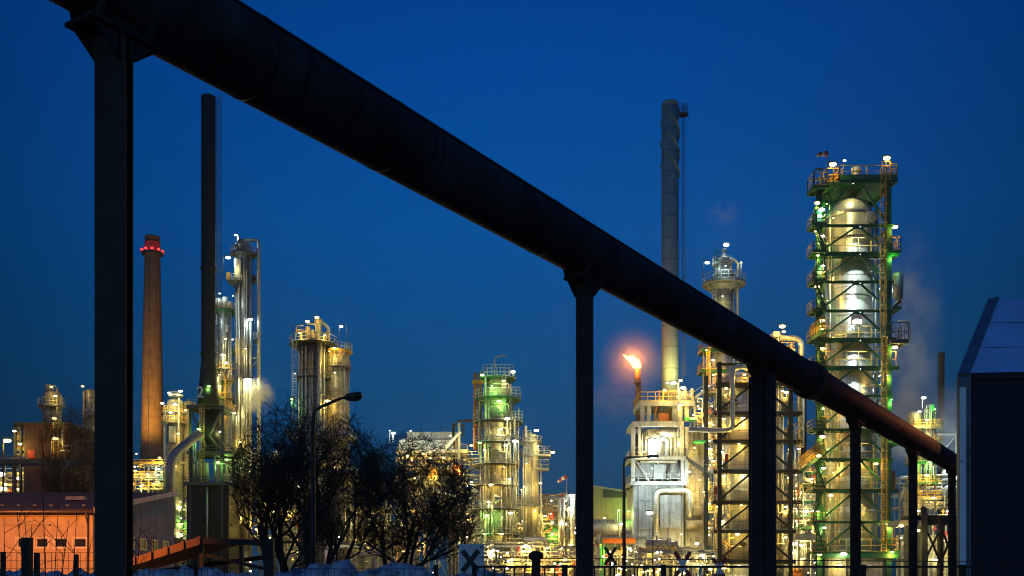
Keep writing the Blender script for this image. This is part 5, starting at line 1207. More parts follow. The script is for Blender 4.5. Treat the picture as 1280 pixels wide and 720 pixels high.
for px, t, w in ((853, 489, 5), (857, 484, 5), (866, 484, 5), (862, 490, 4), (848, 493, 5)): S.vessel(px, w, t, 501, 'figure_white', -.8, n=14, name='small_vessel')
S.part('frame', MB().rail([S.P(828, 501, -1.6), S.P(850, 501, -1.6)], 1.8, 1, .12, (.4, .7)).bar(S.P(824, 500, -1.2), S.P(832, 490, -1.2), .25), 'rail_yellow')
S.part('pole', MB().bx(S.x(845.5), S.x(847.5), -2.9, -2.6, S.z(560), S.z(476)), 'pipe_metal')
S.part('canopy', MB().bx(S.x(855), S.x(870), -2.6, 0, S.z(525.5), S.z(523)).bx(S.x(867), S.x(881), -2.6, 0, S.z(554), S.z(551.5)), 'green_paint')
# tall panelled side
S.part('casing', MB().bx(S.x(860), S.x(887), 1.5, 9, S.z(705), S.z(535)), 'pale_cladding', label='yellowish tall side casing')
sm = MB()
for px in (862, 868, 874.5, 880, 886): sm.bx(S.x(px) - .2, S.x(px) + .2, 1.2, 1.497, S.z(705), S.z(535))
for py in (550, 598, 640, 665): sm.bx(S.x(860), S.x(887), 1.0, 1.197, S.z(py + .8), S.z(py - .8))
S.part('stiffener', sm, 'pale_cladding')
S.vessel(873, 10, 632, 644, 'pipe_cream', .2, name='small_vessel', n=18); S.part('drum', MB().tube([S.P(860, 655, 0), S.P(880, 655, 0)], .75, 16), 'pipe_cream')
# stair down to the right
S.part('stair', MB().bar(S.P(857, 572, -2.1), S.P(882, 590, -2.1), .25, .4).bar(S.P(857, 572, -1.1), S.P(882, 590, -1.1), .25, .4), 'steel_dark')
sr = MB()
a, b = S.P(857, 571, -2.1), S.P(882, 589, -2.1)
for i in range(6): q = a.lerp(b, i / 5); sr.bar(q, q + Vector((0, 0, 1.5)), .09)
for h in (.8, 1.5): sr.bar(a + Vector((0, 0, h)), b + Vector((0, 0, h)), .09)
S.part('railing', sr, 'rail_grey'); S.plat(881, 892, 590, -2.4, 3, 'steel_dark', 'rail_grey')
S.part('stair', MB().bar(S.P(864, 500, -1.8), S.P(888, 484, -1.8), .3, .5).bar(S.P(864, 492, -1.8), S.P(888, 476, -1.8), .1), 'steel_pale')
for px, py, c, P, sz, y in ((815, 551, 'c', 2400, 1.5, -1.8), (835, 545, 'n', 900, .5, -2.6), (808, 548, 'w', 500, .6, -2.6), (847, 553, 'w', 500, .6, -2.6), (803, 566, 'w', 300, .5, -2.6), (829, 490, 'w', 500, .7, -3), (852, 487, 'n', 700, 1.1, -3), (840, 481, 'n', 500, 1.2, -3), (849, 508, 'w', 400, .9, -3), (822, 676, 'n', 900, 1.1, -3.2), (804, 694, 'w', 300, .6, -3), (842, 694, 'w', 600, .7, -3.2), (850, 668, 'w', 350, .5, -2.5), (868, 680, 'n', 800, .9, -3.5), (874, 600, 'w', 800, .5, -1.6), (868, 560, 'w', 700, .5, -1.6), (880, 615, 'w', 700, .6, -1.6), (866, 520, 'w', 700, .6, -2.5), (858, 592, 'c', 900, .5, -4.5), (812, 588, 'c', 700, .4, -4.5), (818, 606, 'c', 1100, .3, -4.5), (846, 606, 'c', 900, .3, -4.2), (800, 608, 'c', 800, .3, -4.5)): S.lamp(px, py, c, P, y, sz)
S = Site('area_lamp', 814, 120, 'lit white lamp post in front of the grey furnace casing', 'lamp post')
MB().tube([(.2, 0, 0), (.2, 0, S.z(646)), (0, 0, S.z(643))], .07, 8).build('pole', 'lamp_grey', S.root); S.lamp(811, 641.5, 'n', 300, -.5, 1.0, fwd=.8, drop=.9)
S = Site('process_rack', 850, 155, 'bright low pipework along the foot of the furnace', 'pipe rack')
rack(S, 795, 888, (690, 706), -4, 0, 51, pipes=5, risers=10, drums=3, valves=12, ylow=735, smallv=2, pm=('pipe_metal', 'pipe_cream'), lamps=((820, 712, 'w', 700), (845, 712, 'n', 700), (870, 695, 'n', 700), (880, 712, 'w', 700), (800, 715, 'w', 600)))
S = Site('process_rack', 876, 180, 'narrow bright rack squeezed between furnace and yellow vessel structure', 'pipe rack')
rack(S, 868, 894, (505, 520, 536, 552, 570, 590, 612, 640, 660, 680), 0, 4, 52, bay=3, pipes=3, risers=16, drums=2, valves=7, smallv=5, rail='rail_yellow', r=(.4, 1.1), lamps=((878, 490, 'n', 500), (884, 484, 'n', 420), (874, 512, 'w', 500), (885, 530, 'w', 600), (876, 545, 'n', 500), (886, 562, 'n', 600), (878, 563, 'n', 500), (884, 586, 'w', 600), (880, 605, 'n', 600), (886, 630, 'w', 600), (875, 645, 'w', 500), (884, 660, 'w', 600), (878, 690, 'w', 600)))

# ---- slender column that rises above the pipeline
S = Site('process_column', 906, 188, 'slender steel column with a lit lamp on its very top, rising above the pipeline', 'column', front=1.5)
k = S.k
S.vessel(906, 24, 352, None, 'cladding', bands=-1, dome=False, n=30)
S.part('head', MB().lathe([(12 * k, S.z(352)), (12.5 * k, S.z(350)), (12.5 * k, S.z(346)), (10 * k, S.z(344)), (10.5 * k, S.z(338)), (11 * k, S.z(334)), (9.5 * k, S.z(331)), (8 * k, S.z(328)), (7 * k, S.z(326)), (7 * k, S.z(323)), (9 * k, S.z(322)), (9 * k, S.z(320)), (3 * k, S.z(319.5)), (2.6 * k, S.z(311)), (3.4 * k, S.z(310)), (3.4 * k, S.z(308.5)), (.1, S.z(308))], (S.x(907), 0, 0), 26), 'pipe_grey')
for i in range(7):
    a = PI + PI * i / 6; S.part('nozzle', MB().tube([(S.x(907) + 1.45 * math.cos(a), 1.45 * math.sin(a), S.z(341)), (S.x(907) + 2.05 * math.cos(a), 2.05 * math.sin(a), S.z(341))], .3, 10), 'pipe_grey')
S.rplat(907, 351.5, 54, 24, deck='steel_grey', rail='rail_grey', h=1.4, th=.4)
S.part('cone', MB().lathe([(12 * k, S.z(361)), (20 * k, S.z(355)), (20 * k, S.z(354.5))], (S.x(906), 0, 0), 26), 'steel_grey')
S.rplat(905, 327, 26, 14, deck='steel_grey', rail='rail_grey', h=1.2)
S.lad(895, 313, 351, -1.5, 'steel_green', cage=True)
S.pipe([(912, 323, -1), (919, 323, -1), (923.5, 327, -.5), (923.5, 470, -.5)], 1.8, 'pipe_metal'); S.pipe([(918, 360, -1), (918, 470, -1)], 1.0, 'pipe_grey')
for px, py in ((893, 362), (919, 364)): S.part('bracket', MB().box(S.P(px, py, -.5), (.9, .5, .4)), 'steel_grey')
S.lad(893, 351, 480, -1, 'rail_grey'); S.part('mast', MB().bar(S.P(927, 352, -1), S.P(927, 325, -1), .12).bar(S.P(925, 328, -1), S.P(929, 328, -1), .1), 'rail_grey')
S.lamp(909, 304.5, 'c', 1500, -.6, 1.3, drop=-1.2, fwd=-1.0); S.lamp(884.5, 327.5, 'c', 420, -1, 1.1, pole=-.8, arm=3); S.lamp(903, 338, 'c', 300, -4.2, .35); S.lamp(901, 373, 'n', 320, -3, .35); S.lamp(927, 327, 'n', 60, -1, .45)
S.plat(876, 908, 436, -2, 2, 'steel_green', 'rail_yellow', th=.6, t=.09); S.plat(875, 908, 462, -2, 2, 'steel_green', 'rail_yellow', th=.6, t=.09); S.plat(884, 912, 490, -2, 2, 'steel_grey', 'rail_yellow')
for px, r in ((885, 1.1), (888.5, .8), (880, 1.1)): S.pipe([(px, 440, -1), (px, 500, -1)], r, 'pipe_cream')
S.lad(884, 436, 500, -2.2, 'rail_yellow'); S.lamp(889, 453, 'w', 600, -3.4, .8); S.lamp(881, 440, 'w', 420, -3, .5); S.lamp(893, 470, 'w', 600, -3.2, .7)

# ---- yellow lit vessel in a grey frame
S = Site('vessel_structure', 940, 160, 'wide yellow lit vessel in a grey braced frame behind the third pipeline column', 'process tower', front=4.8)
k = S.k
S.vessel(936, 64, 458, None, 'cladding', bands=18, n=48); YV = -32 * k
FL = (480, 516, 551, 588, 626.5, 662.5, 700.5)
for px in (897, 985):
    for yy in (YV - .6, -YV + .6): S.col(px, 455, None, yy - (1.4 if yy < 0 else 0), .65, 'steel_black')
for i, py in enumerate(FL):
    r = 1000 if i < 5 else 992
    p = S.plat(889 if i else 893, r, py, YV - 2.0, YV - .1, 'steel_black', 'rail_grey' if i % 2 else 'rail_yellow', th=.55, t=.08, h=1.5, sides='flr')
    if i < len(FL) - 1:
        q = FL[i + 1]
        S.part('brace', MB().bar(S.P(899, q - 3, YV - 2.3), S.P(938, py + 3, YV - 2.3), .30), 'steel_black')
        S.part('brace', MB().bar(S.P(983, q - 3, YV - 2.3), S.P(944, py + 3, YV - 2.3), .30), 'steel_black')
S.part('top_beam', MB().bx(S.x(895), S.x(987), YV - .9, YV - .3, S.z(457), S.z(454)), 'steel_black')
for px, r, t, m in ((902, 1.3, 470, 'pipe_cream'), (906, 1.0, 480, 'pipe_metal'), (973, 1.2, 470, 'pipe_cream'), (978, 1.5, 470, 'pipe_metal'), (990, 1.1, 500, 'pipe_cream'), (994, .9, 530, 'pipe_metal'), (968, 1.8, 480, 'pipe_cream'), (911, 1.5, 560, 'pipe_cream'), (999, .9, 560, 'pipe_cream'), (893, 1.0, 500, 'pipe_cream')): S.pipe([(px, t, YV - .5), (px, 715, YV - .5)], r, m)
S.pipe([(932, 462, -5.2), (931, 462, -6.9), (912, 462, -6.9), (912, 539, -6.9), (898, 540.5, -6.9), (858, 539, -6.9)], 3.1, 'pipe_metal', n=18, fil=1.6, label='blue grey shiny duct')
for px, py in ((920, 478), (919, 500), (930, 680)): S.part('manhole', MB().tube([S.P(px, py, YV + .6), S.P(px, py, YV - .2)], .42, 14), 'steel_black')
for px, t, w, b in ((905, 493, 7, 515), (904, 531, 8, 550), (906, 566, 7, 587), (903, 604, 8, 626), (906, 642, 9, 662), (980, 497, 8, 515), (983, 535, 7, 551), (980, 640, 9, 662), (986, 605, 8, 626), (904, 680, 9, 700)): S.vessel(px, w, t, b, 'pale_cladding', YV - 1.1, n=16, name='small_vessel')
for px, py in ((905.5, 574), (892, 614), (893, 692)): S.part('cabinet', MB().bx(S.x(px - 1.8), S.x(px + 1.8), YV - 2.2, YV - 1.8, S.z(py + 5), S.z(py - 5)), 'red_paint')
R = random.Random(77)
for i, py in enumerate(FL[:-1]):
    q = FL[i + 1]
    for j in range(5):
        xa = R.uniform(890, 912) if j < 3 else R.uniform(966, 996); xb = xa + R.uniform(5, 12)
        S.pipe([(xa, q - 1, YV - 1.3), (xa, py + R.uniform(8, 24), YV - 1.3), (xb, py + R.uniform(8, 24), YV - 1.3)], R.uniform(.4, .9), R.choice(('pipe_cream', 'pipe_metal', 'rail_yellow')), n=6)
    S.lad(892 if i % 2 else 995, py, q, YV - 2.3, 'rail_yellow', cage=False)
for px, py, c, P, sz in ((929, 470, 'w', 700, .6), (906, 487, 'w', 420, .7), (976, 490, 'w', 500, .6), (981, 492, 'w', 300, .9), (927, 524, 'w', 900, .9), (922, 556, 'w', 900, .5), (900, 566, 'n', 500, 1.0), (890, 577, 'w', 420, .8), (928, 596, 'n', 900, .5), (985, 563, 'w', 700, .8), (996, 562, 'n', 200, .7), (903, 596, 'w', 600, .7), (925, 632, 'w', 900, .5), (920, 668, 'w', 1200, .9), (896, 634, 'w', 500, .8), (900, 652, 'n', 500, .7), (984, 598, 'w', 600, .7), (980, 634, 'w', 700, .7), (980, 672, 'w', 700, .7), (904, 710, 'w', 700, .9), (922, 708, 'n', 700, .8), (985, 708, 'w', 700, .8), (903, 525, 'w', 500, .7), (985, 525, 'w', 500, .6), (890, 470, 'w', 400, .5)):
    S.lamp(px, py, c, P * .8, YV - 1.6, sz, fwd=-.4)
S = Site('reactor_head', 980, 166, 'lit vessel top with thick gooseneck pipe above the pipeline, left of the green framed tower', 'vessel')
S.vessel(972, 15, 416, None, 'cladding', n=24); S.pipe([(972, 425, -1.2), (993, 425, -1.2), (999, 430, -1.2), (999, 560, -1.2)], 3.6, 'pipe_metal', n=16, fil=1.4)
S.part('bonnet', MB().bx(S.x(963), S.x(970), -2, 0, S.z(424), S.z(418)), 'panel_white'); S.pipe([(986, 432, -1.5), (986, 500, -1.5)], 2, 'pipe_cream')
S.lamp(972, 413.5, 'w', 420, -2.8, 1.3, drop=1.2); S.lamp(974, 420, 'w', 300, -2.8, .8); S.lamp(992, 436, 'w', 700, -3.4, .5)
S.plat(962, 990, 440, -2, 1, 'steel_grey', 'rail_yellow')
S = Site('dark_stack', 1003, 260, 'dark ribbed stack between the yellow vessel and the green framed tower', 'chimney')
k = S.k; prof = [(5.4 * k, 0)]
for i in range(30): py = 600 - i * 4; prof += [(4.6 * k, S.z(py)), (5.4 * k, S.z(py - 2))]
prof += [(5 * k, S.z(476)), (4 * k, S.z(475))]; S.part('shaft', MB().lathe(prof, n=24), 'black_stack')
S = Site('dark_stack', 1176.5, 240, 'small dark ribbed stack standing between the green framed tower and the tent', 'chimney')
k = S.k; prof = [(4.2 * k, 0)]
for i in range(25): py = 600 - i * 6.2; prof += [(3.6 * k, S.z(py)), (4.3 * k, S.z(py - 3.1))]
prof += [(4.2 * k, S.z(441)), (3 * k, S.z(441))]; S.part('shaft', MB().lathe(prof, n=24), 'black_stack')

# ---- main tower in its green frame
S = Site('fractionating_tower', 1067, 150, 'tallest steel clad tower in a green frame with yellow railings and stairs', 'process tower', front=4.7)
k = S.k; VX = 1073; RW = 31; YV = -RW * k; YF = YV - 1.0
S.vessel(VX, 2 * RW, 262, None, 'cladding', bands=-1, n=56, dome=False)
S.part('head', MB().lathe([(RW * k, S.z(262)), (RW * k * .985, S.z(256)), (RW * k * .90, S.z(248)), (RW * k * .72, S.z(241)), (RW * k * .45, S.z(236.5)), (.6, S.z(234)), (.05, S.z(234))], (S.x(VX), 0, 0), 56), 'cladding')
FLO = (283, 317, 353, 389, 424, 459, 495, 537, 574, 612, 652, 690)
for px in (1023.5, 1110): S.col(px, 224 if px > 1100 else 236, None, YF, .75, 'steel_green')
for px in (1034.5, 1116): S.col(px, 232, None, YF + 2.4, .6, 'steel_green')
S.pipe([(1041.5, 240, YF + 1.6), (1041.5, 690, YF + 1.6)], 1.3, 'pipe_metal')
for i, py in enumerate(FLO):
    big = py in (317, 459, 612, 690); h = .55 if big or py == 424 else .32
    x1 = 1122 if big else (1115 if py != 424 else 1118)
    S.part('beam', MB().bx(S.x(1013), S.x(x1), YF - .55, YF - .39, S.z(py) - h, S.z(py)).bx(S.x(1013), S.x(x1), YF - .75, YF - .20, S.z(py) + .003, S.z(py) + .06), 'steel_green')
    S.part('beam', MB().bx(S.x(1020), S.x(1022), YF - .19, YF + 2.2, S.z(py) - .4, S.z(py) - .01), 'steel_green'); S.part('beam', MB().bx(S.x(1112), S.x(1114), YF - .19, YF + 6, S.z(py) - .4, S.z(py) - .01), 'steel_green')
    S.part('gusset', MB().add([(S.x(1060), YF - .6, S.z(py) - .01), (S.x(1082), YF - .6, S.z(py) - .01), (S.x(1076), YF - .6, S.z(py + 5)), (S.x(1066), YF - .6, S.z(py + 5)), (S.x(1060), YF - .56, S.z(py) - .01), (S.x(1082), YF - .56, S.z(py) - .01), (S.x(1076), YF - .56, S.z(py + 5)), (S.x(1066), YF - .56, S.z(py + 5))], [(3, 2, 1, 0), (4, 5, 6, 7), (0, 1, 5, 4), (1, 2, 6, 5), (2, 3, 7, 6), (3, 0, 4, 7)]), 'steel_green')
    if i < len(FLO) - 1:
        q = FLO[i + 1]
        S.part('brace', MB().bar(S.P(1067, py + 3, YF - .3), S.P(1025, q - 2, YF - .3), .26), 'steel_green')
        S.part('brace', MB().bar(S.P(1075, py + 3, YF - .3), S.P(1109, q - 2, YF - .3), .26), 'steel_green')
    if py in (317, 424, 459, 537, 574, 612, 690):
        S.plat(1026, 1120 if py != 574 else 1109, py - .3, YF - .15, YV + .6, 'steel_green', 'rail_yellow', th=.3, t=.085, h=2.3 if py in (317, 459, 574) else 1.9, step=1.9, sides='f')
    # stair landing on the left
    S.plat(1012, 1029, py, YF - 1.6, YF + 1.6, 'steel_green', 'rail_yellow', th=.35, t=.1, h=1.3, sides='flr')
S.part('brace', MB().bar(S.P(1056, 236, YF - .3), S.P(1025, 281, YF - .3), .28).bar(S.P(1078, 236, YF - .3), S.P(1109, 281, YF - .3), .28), 'steel_green')
# stairs zig zagging up the left side
prev = 236
for i, py in enumerate(FLO):
    a, b = (1014.5, 1027) if i % 2 else (1027, 1014.5)
    P0 = S.P(a, prev + 1, YF - 1.2 if i % 2 else YF - .3); P1 = S.P(b, py - 1, P0.y)
    st = MB()
    for dy in (-.4, .4): st.bar(P0 + Vector((0, dy, 0)), P1 + Vector((0, dy, 0)), .1, .3)
    n = 12
    for j in range(1, n): st.box(P0.lerp(P1, j / n), (.3, .74, .06))
    for dy in (-.4, .4):
        st.bar(P0 + Vector((0, dy, 1.1)), P1 + Vector((0, dy, 1.1)), .09)
        for j in range(4): q = P0.lerp(P1, j / 3); st.bar(q + Vector((0, dy, 0)), q + Vector((0, dy, 1.1)), .08)
    S.part('stair', st, 'steel_green'); prev = py
# top platforms
S.plat(1012, 1031, 237, YF - 1.8, YF + 1.5, 'steel_green', 'rail_yellow', th=.5, t=.1, h=1.9)
S.part('beam', MB().bar(S.P(1026, 238, YF - .4), S.P(1040, 228, YF - .4), .25, .5).bar(S.P(1040, 228, YF - .4), S.P(1055, 221, YF - .4), .25, .5), 'steel_green')
S.plat(1029, 1046, 231, YF - 1.2, YV + 2, 'steel_green', 'rail_yellow', th=.5, t=.11, h=2.0)
S.plat(1046, 1119, 224, YF - .9, -YV + .6, 'steel_green', 'rail_yellow', th=.9, t=.09, h=1.7, step=2.2)
S.part('beam', MB().bx(S.x(1046), S.x(1118), YF - 1.15, YF - .91, S.z(228.5), S.z(222)), 'steel_green')
S.part('vent', MB().lathe([(.75, S.z(224)), (.75, S.z(217)), (.55, S.z(216)), (.55, S.z(213)), (.75, S.z(212.5)), (.75, S.z(207)), (.1, S.z(206.8))], (S.x(1073), YF + 1, 0), 16), 'figure_white')
S.part('cabinet', MB().bx(S.x(1038), S.x(1047), YF - .6, YF, S.z(230), S.z(220)).bx(S.x(1078), S.x(1083), YF, YF + .6, S.z(223.5), S.z(218)), 'rust_orange')
S.part('hoist', MB().tube([S.P(1083, 223, YF), S.P(1083, 209, YF), S.P(1080, 207, YF)], .1, 6, fil=.5), 'pipe_metal')
S.part('stair', MB().bar(S.P(1034, 231, YF - 1), S.P(1051, 221, YF - 1), .1, .3).bar(S.P(1034, 224, YF - 1), S.P(1051, 214, YF - 1), .1).bar(S.P(1034, 227.5, YF - 1), S.P(1051, 217.5, YF - 1), .1), 'rail_yellow')
S.part('cage', MB().rail([S.P(1098, 230, YF - 1.4), S.P(1108, 230, YF - 1.4)], 2.8, .7, .09, (.35, .7)).rail([S.P(1110, 229, YF - .8), S.P(1118, 229, YF - .8)], 2.6, .7, .1, (.4, .7)), 'rail_yellow')
# ladders with cages at the right
S.lad(1100.5, 214, 424, YF - .9, 'rail_yellow', w=.75, t=.09); S.lad(1102, 424, 690, YF - .9, 'rail_yellow', w=.75, t=.09)
S.lad(1112, 283, 690, YF + 1.8, 'rail_yellow', cage=False); S.lad(1120, 300, 560, -.5, 'rail_yellow', cage=False); S.lad(1048, 424, 690, YF + .5, 'rail_yellow', cage=False)
# right balconies
S.plat(1112, 1124, 315, YF - .8, YF + 3, 'steel_green', 'rail_yellow', th=.5, t=.1, h=2.1); S.plat(1116, 1127, 383, YF, YF + 3, 'steel_green', 'rail_yellow', th=.5, t=.1, sides='r')
S.plat(1109, 1131, 428, YF - 1.5, YF + 2.5, 'steel_dark', 'rail_dark', th=.5, t=.09, h=2.6)
S.part('frame', MB().tube([S.P(1117, 405, YF - 1.6), S.P(1131, 405, YF - 1.6), S.P(1132, 411, YF - 1.6), S.P(1132, 428, YF - 1.6)], .1, 6, fil=.5), 'rail_grey')
S.part('vessel', MB().lathe([(.1, S.z(372)), (.75, S.z(370)), (.8, S.z(340)), (.7, S.z(338)), (.1, S.z(336.5))], (S.x(1127), YF + 1.5, 0), 16), 'pipe_metal')
S.part('bracket', MB().bar(S.P(1119, 383, YF + 1), S.P(1129, 374, YF + 1.2), .4), 'steel_dark')
S.plat(1108, 1122, 554, YF - .8, YF + 2, 'steel_green', 'rail_yellow', th=.4, t=.1, h=1.8); S.plat(1106, 1122, 688, YF - .8, YF + 3, 'steel_green', 'rail_yellow', th=.4, t=.1, h=1.8)
S.part('cabinet', MB().bx(S.x(1114), S.x(1121), YF + .6, YF + 1.4, S.z(612), S.z(588)), 'rust_orange')
# pipes on the tower's right flank
for px, r, t, yy in ((1106.5, 2.0, 250, YV + 2.6), (1118, 1.2, 290, .5), (1120.5, .8, 330, 1), (1101, 1.4, 270, YV + 1.2)): S.pipe([(px, t, yy), (px, 700, yy)], r, 'pipe_grey')
S.part('manhole', MB().tube([S.P(1094, 267, YV + 1.6), S.P(1094, 267, YV + .2)], .85, 20), 'cladding'); S.part('junction_box', MB().bx(S.x(1064), S.x(1076), YF - .4, YF + .2, S.z(406), S.z(394)), 'figure_white', label='pale box fixed below a gusset')
R = random.Random(9)
for j in range(26):
    a = R.choice(FLO[:-1]); px = R.choice((R.uniform(1026, 1046), R.uniform(1092, 1119))); q = a + R.uniform(20, 70); yy = YF + R.uniform(.2, 2.2)
    S.pipe([(px + R.uniform(-5, 5), a, yy), (px, a + 4, yy), (px, q, yy)], R.uniform(.35, .8), R.choice(('pipe_metal', 'pipe_cream', 'rail_yellow', 'pipe_grey')), n=6)
for py in FLO[::2]: S.part('cable_tray', MB().bx(S.x(1090), S.x(1112), YF + .4, YF + .7, S.z(py - 14), S.z(py - 15.5)), 'steel_grey')
# base
S.part('skirt_frame', MB().bx(S.x(1022), S.x(1121), YF - .9, YF - .3, S.z(698), S.z(692)), 'steel_green')
S.part('casing', MB().bx(S.x(1036), S.x(1058), YF + .2, YF + 4, 0, S.z(697)).bx(S.x(1066), S.x(1110), YF + .3, YF + 4, 0, S.z(697)), 'panel_grey')
S.part('hopper', MB().lathe([(.05, S.z(718)), (1.3, S.z(708)), (1.3, S.z(706.5))], (S.x(1077), YF - .8, 0), 4), 'panel_white')
for px, py, c, P, sz, y in ((1022.5, 211, 'n', 0, .5, YF - 1), (1036.5, 211.5, 'w', 420, 1.3, YF - 1.6), (1055.5, 201, 'n', 120, .6, YF), (1105, 201.5, 'w', 300, 1.3, YF - 1)):
    if px == 1022.5: continue
    S.lamp(px, py, c, P, y, sz)
S.part('lamp_mast', MB().bar(S.P(1038, 231, YF - 1.4), S.P(1038, 213, YF - 1.4), .14).bar(S.P(1055, 221, YF + .4), S.P(1055, 203, YF + .4), .12).bar(S.P(1112, 229, YF - .6), S.P(1112, 205, YF - .6), .14).bar(S.P(1112, 205, YF - .6), S.P(1107, 202, YF - .6), .12), 'lamp_grey')
S.part('lamp_mast', MB().tube([S.P(1013.5, 237, YF - 1.6), S.P(1013.5, 219, YF - 1.6), S.P(1016, 217, YF - 1.6), S.P(1024, 216, YF - 1.6)], .09, 6, fil=.4).box(S.P(1021, 217, YF - 1.6), (.9, .4, .16)), 'lamp_grey', label='unlit arm lamp')
LT = ((1019, 257, 'w', 420, 1.0), (1024.5, 265, 'c', 700, 1.1), (1025, 298, 'n', 700, .9), (1017, 292, 'w', 300, .5), (1026, 335, 'n', 600, .7), (1019, 361, 'w', 420, 1.0), (1025, 403, 'w', 800, 1.1), (1025, 438, 'w', 800, 1.1), (1025.5, 547, 'w', 800, 1.1), (1028, 470, 'w', 500, .6), (1027, 586, 'n', 700, .8), (1036, 620, 'w', 900, .9), (1020, 640, 'w', 500, .6), (1028, 660, 'n', 700, .7), (1022, 693, 'w', 600, .9), (1026, 512, 'w', 500, .6), (1024, 372, 'n', 500, .6), (1020, 322, 'w', 400, .6))
for px, py, c, P, sz in LT: S.lamp(px, py, c, P * .55, YF - .9, sz, fwd=.1, drop=.6)
for px, py, c, P, sz in ((1117.5, 285, 'w', 420, 1.1), (1117.5, 435, 'w', 700, 1.1), (1114, 320, 'g', 260, .4), (1119, 545, 'g', 420, .6), (1108, 655, 'w', 700, .7), (1120, 658, 'w', 500, .8), (1094, 580, 'w', 600, .8), (1113, 500, 'g', 260, .4), (1108, 470, 'w', 420, .5)): S.lamp(px, py, c, P, YF - .3, sz)
for py in (250, 300, 372, 480, 560, 640): S.lamp(1037.5, py, 'g', 75, YF + 1.6, .35, fwd=0, drop=.3)
for py in (330, 440, 520, 600, 660): S.lamp(1112.5, py, 'g', 25, YF + 1.4, .3, fwd=0, drop=.3)
for py in (270, 345, 420, 500, 590): S.lamp(1044, py, 'w', 420, YF + .9, .35, fwd=0, drop=.3)
for py in FLO[:-1]: S.spot(1071.5, py + 4.5, 'c', 2200 if py < 500 else 1100, YF - 1.3, (S.x(1071.5), YF - 1.1, S.z(py + 40)), 118, .3, .15)  # assumed downlights under the gussets, added for the light pools on the vessel
S.spot(1066, 230, 'n', 1300, YF - .2, (S.x(1068), YV + .4, S.z(262)), 90, .4)
S.lamp(1122, 345, 'c', 1200, 2, .6, fwd=1); S.lamp(1122, 470, 'c', 2000, 2, .6, fwd=1); S.lamp(1122, 520, 'c', 1600, 3, .6, fwd=1)  # extra lamps added on the right flank to light up the steam
S.lamp(1050, 693, 'n', 500, YF - 1.5, 1.3); S.lamp(1047, 706, 'w', 500, YF - 1, .8); S.lamp(1112, 690, 'w', 500, YF - 1, .6)
# catwalk to the yellow structure
S = Site('catwalk', 1003, 150, 'sloping yellow gangway joining the yellow vessel to the green framed tower', 'gangway')
for (ax, ay), (bx_, by_) in (((990, 592), (1015, 572)), ((1002, 433), (1017, 421))):
    a, b = S.P(ax, ay, -4.5), S.P(bx_, by_, -4.5)
    MB().bar(a, b, 1.0, .1).bar(a - Vector((0, .5, .12)), b - Vector((0, .5, .12)), .12, .45).build('deck', 'steel_green', S.root)
    r_ = MB()
    for dy in (-.5, .5):
        o = Vector((0, dy, 0))
        for h in (.55, 1.0, 1.5, 1.9): r_.bar(a + o + Vector((0, 0, h)), b + o + Vector((0, 0, h)), .07, .22 if h in (1.0, 1.9) else .1)
        for j in range(6): q = a.lerp(b, j / 5) + o; r_.bar(q, q + Vector((0, 0, 1.95)), .1)
    r_.build('railing', 'rail_yellow', S.root)
S.lamp(1008, 576, 'w', 500, -6, .9); S.lamp(1012, 424, 'w', 260, -6, .5)

# ---- open low building between the two
S = Site('pump_house', 1003, 172, 'low open fronted pump house brightly lit inside', 'building')
S.part('roof', MB().bx(S.x(984), S.x(1022), -1, 9, S.z(676), S.z(668)), 'steel_pale')
S.part('wall', MB().bx(S.x(984), S.x(1022), 7, 7.3, 0, S.z(676) - .01).bx(S.x(985), S.x(987), -.8, 6.99, 0, S.z(676) - .01), 'panel_white')
S.part('column', MB().bx(S.x(986), S.x(989), -.95, -.81, 0, S.z(676) - .01), 'steel_pale'); S.part('column', MB().bx(S.x(1012), S.x(1014), -.9, -.4, 0, S.z(676) - .01), 'steel_pale')
S.vessel(998, 9, 686, None, 'figure_white', 3, n=18, name='tank'); S.vessel(1008, 8, 697, None, 'pipe_cream', 2, n=18, name='tank')
S.part('pump', MB().tube([S.P(992, 712, 1), S.P(1003, 712, 1)], .55, 12).box(S.P(998, 718, 1), (1.6, 1, .6)), 'rust_orange')
S.lamp(996, 679, 'n', 2200, 2, 1.6, drop=.8); S.lamp(1006, 681, 'n', 1200, 2, 1.0, drop=.8); S.lamp(990, 700, 'w', 500, 0, .6)
S = Site('process_rack', 1003, 178, 'stacked decks with drums between the yellow vessel and the green framed tower', 'pipe rack')
rack(S, 982, 1026, (592, 608, 628, 645, 660), -1, 6, 53, pipes=5, risers=12, drums=5, valves=9, smallv=5, deck='steel_green', lamps=((990, 615, 'w', 600), (989, 624, 'n', 700), (993, 631, 'n', 700), (1010, 600, 'w', 700), (1016, 580, 'w', 500), (1005, 640, 'n', 700), (1018, 655, 'w', 500), (990, 652, 'n', 600)))
S.part('hood', MB().lathe([(2.4, S.z(606)), (.6, S.z(597)), (.6, S.z(594))], (S.x(1002), -.5, 0), 20), 'panel_grey')

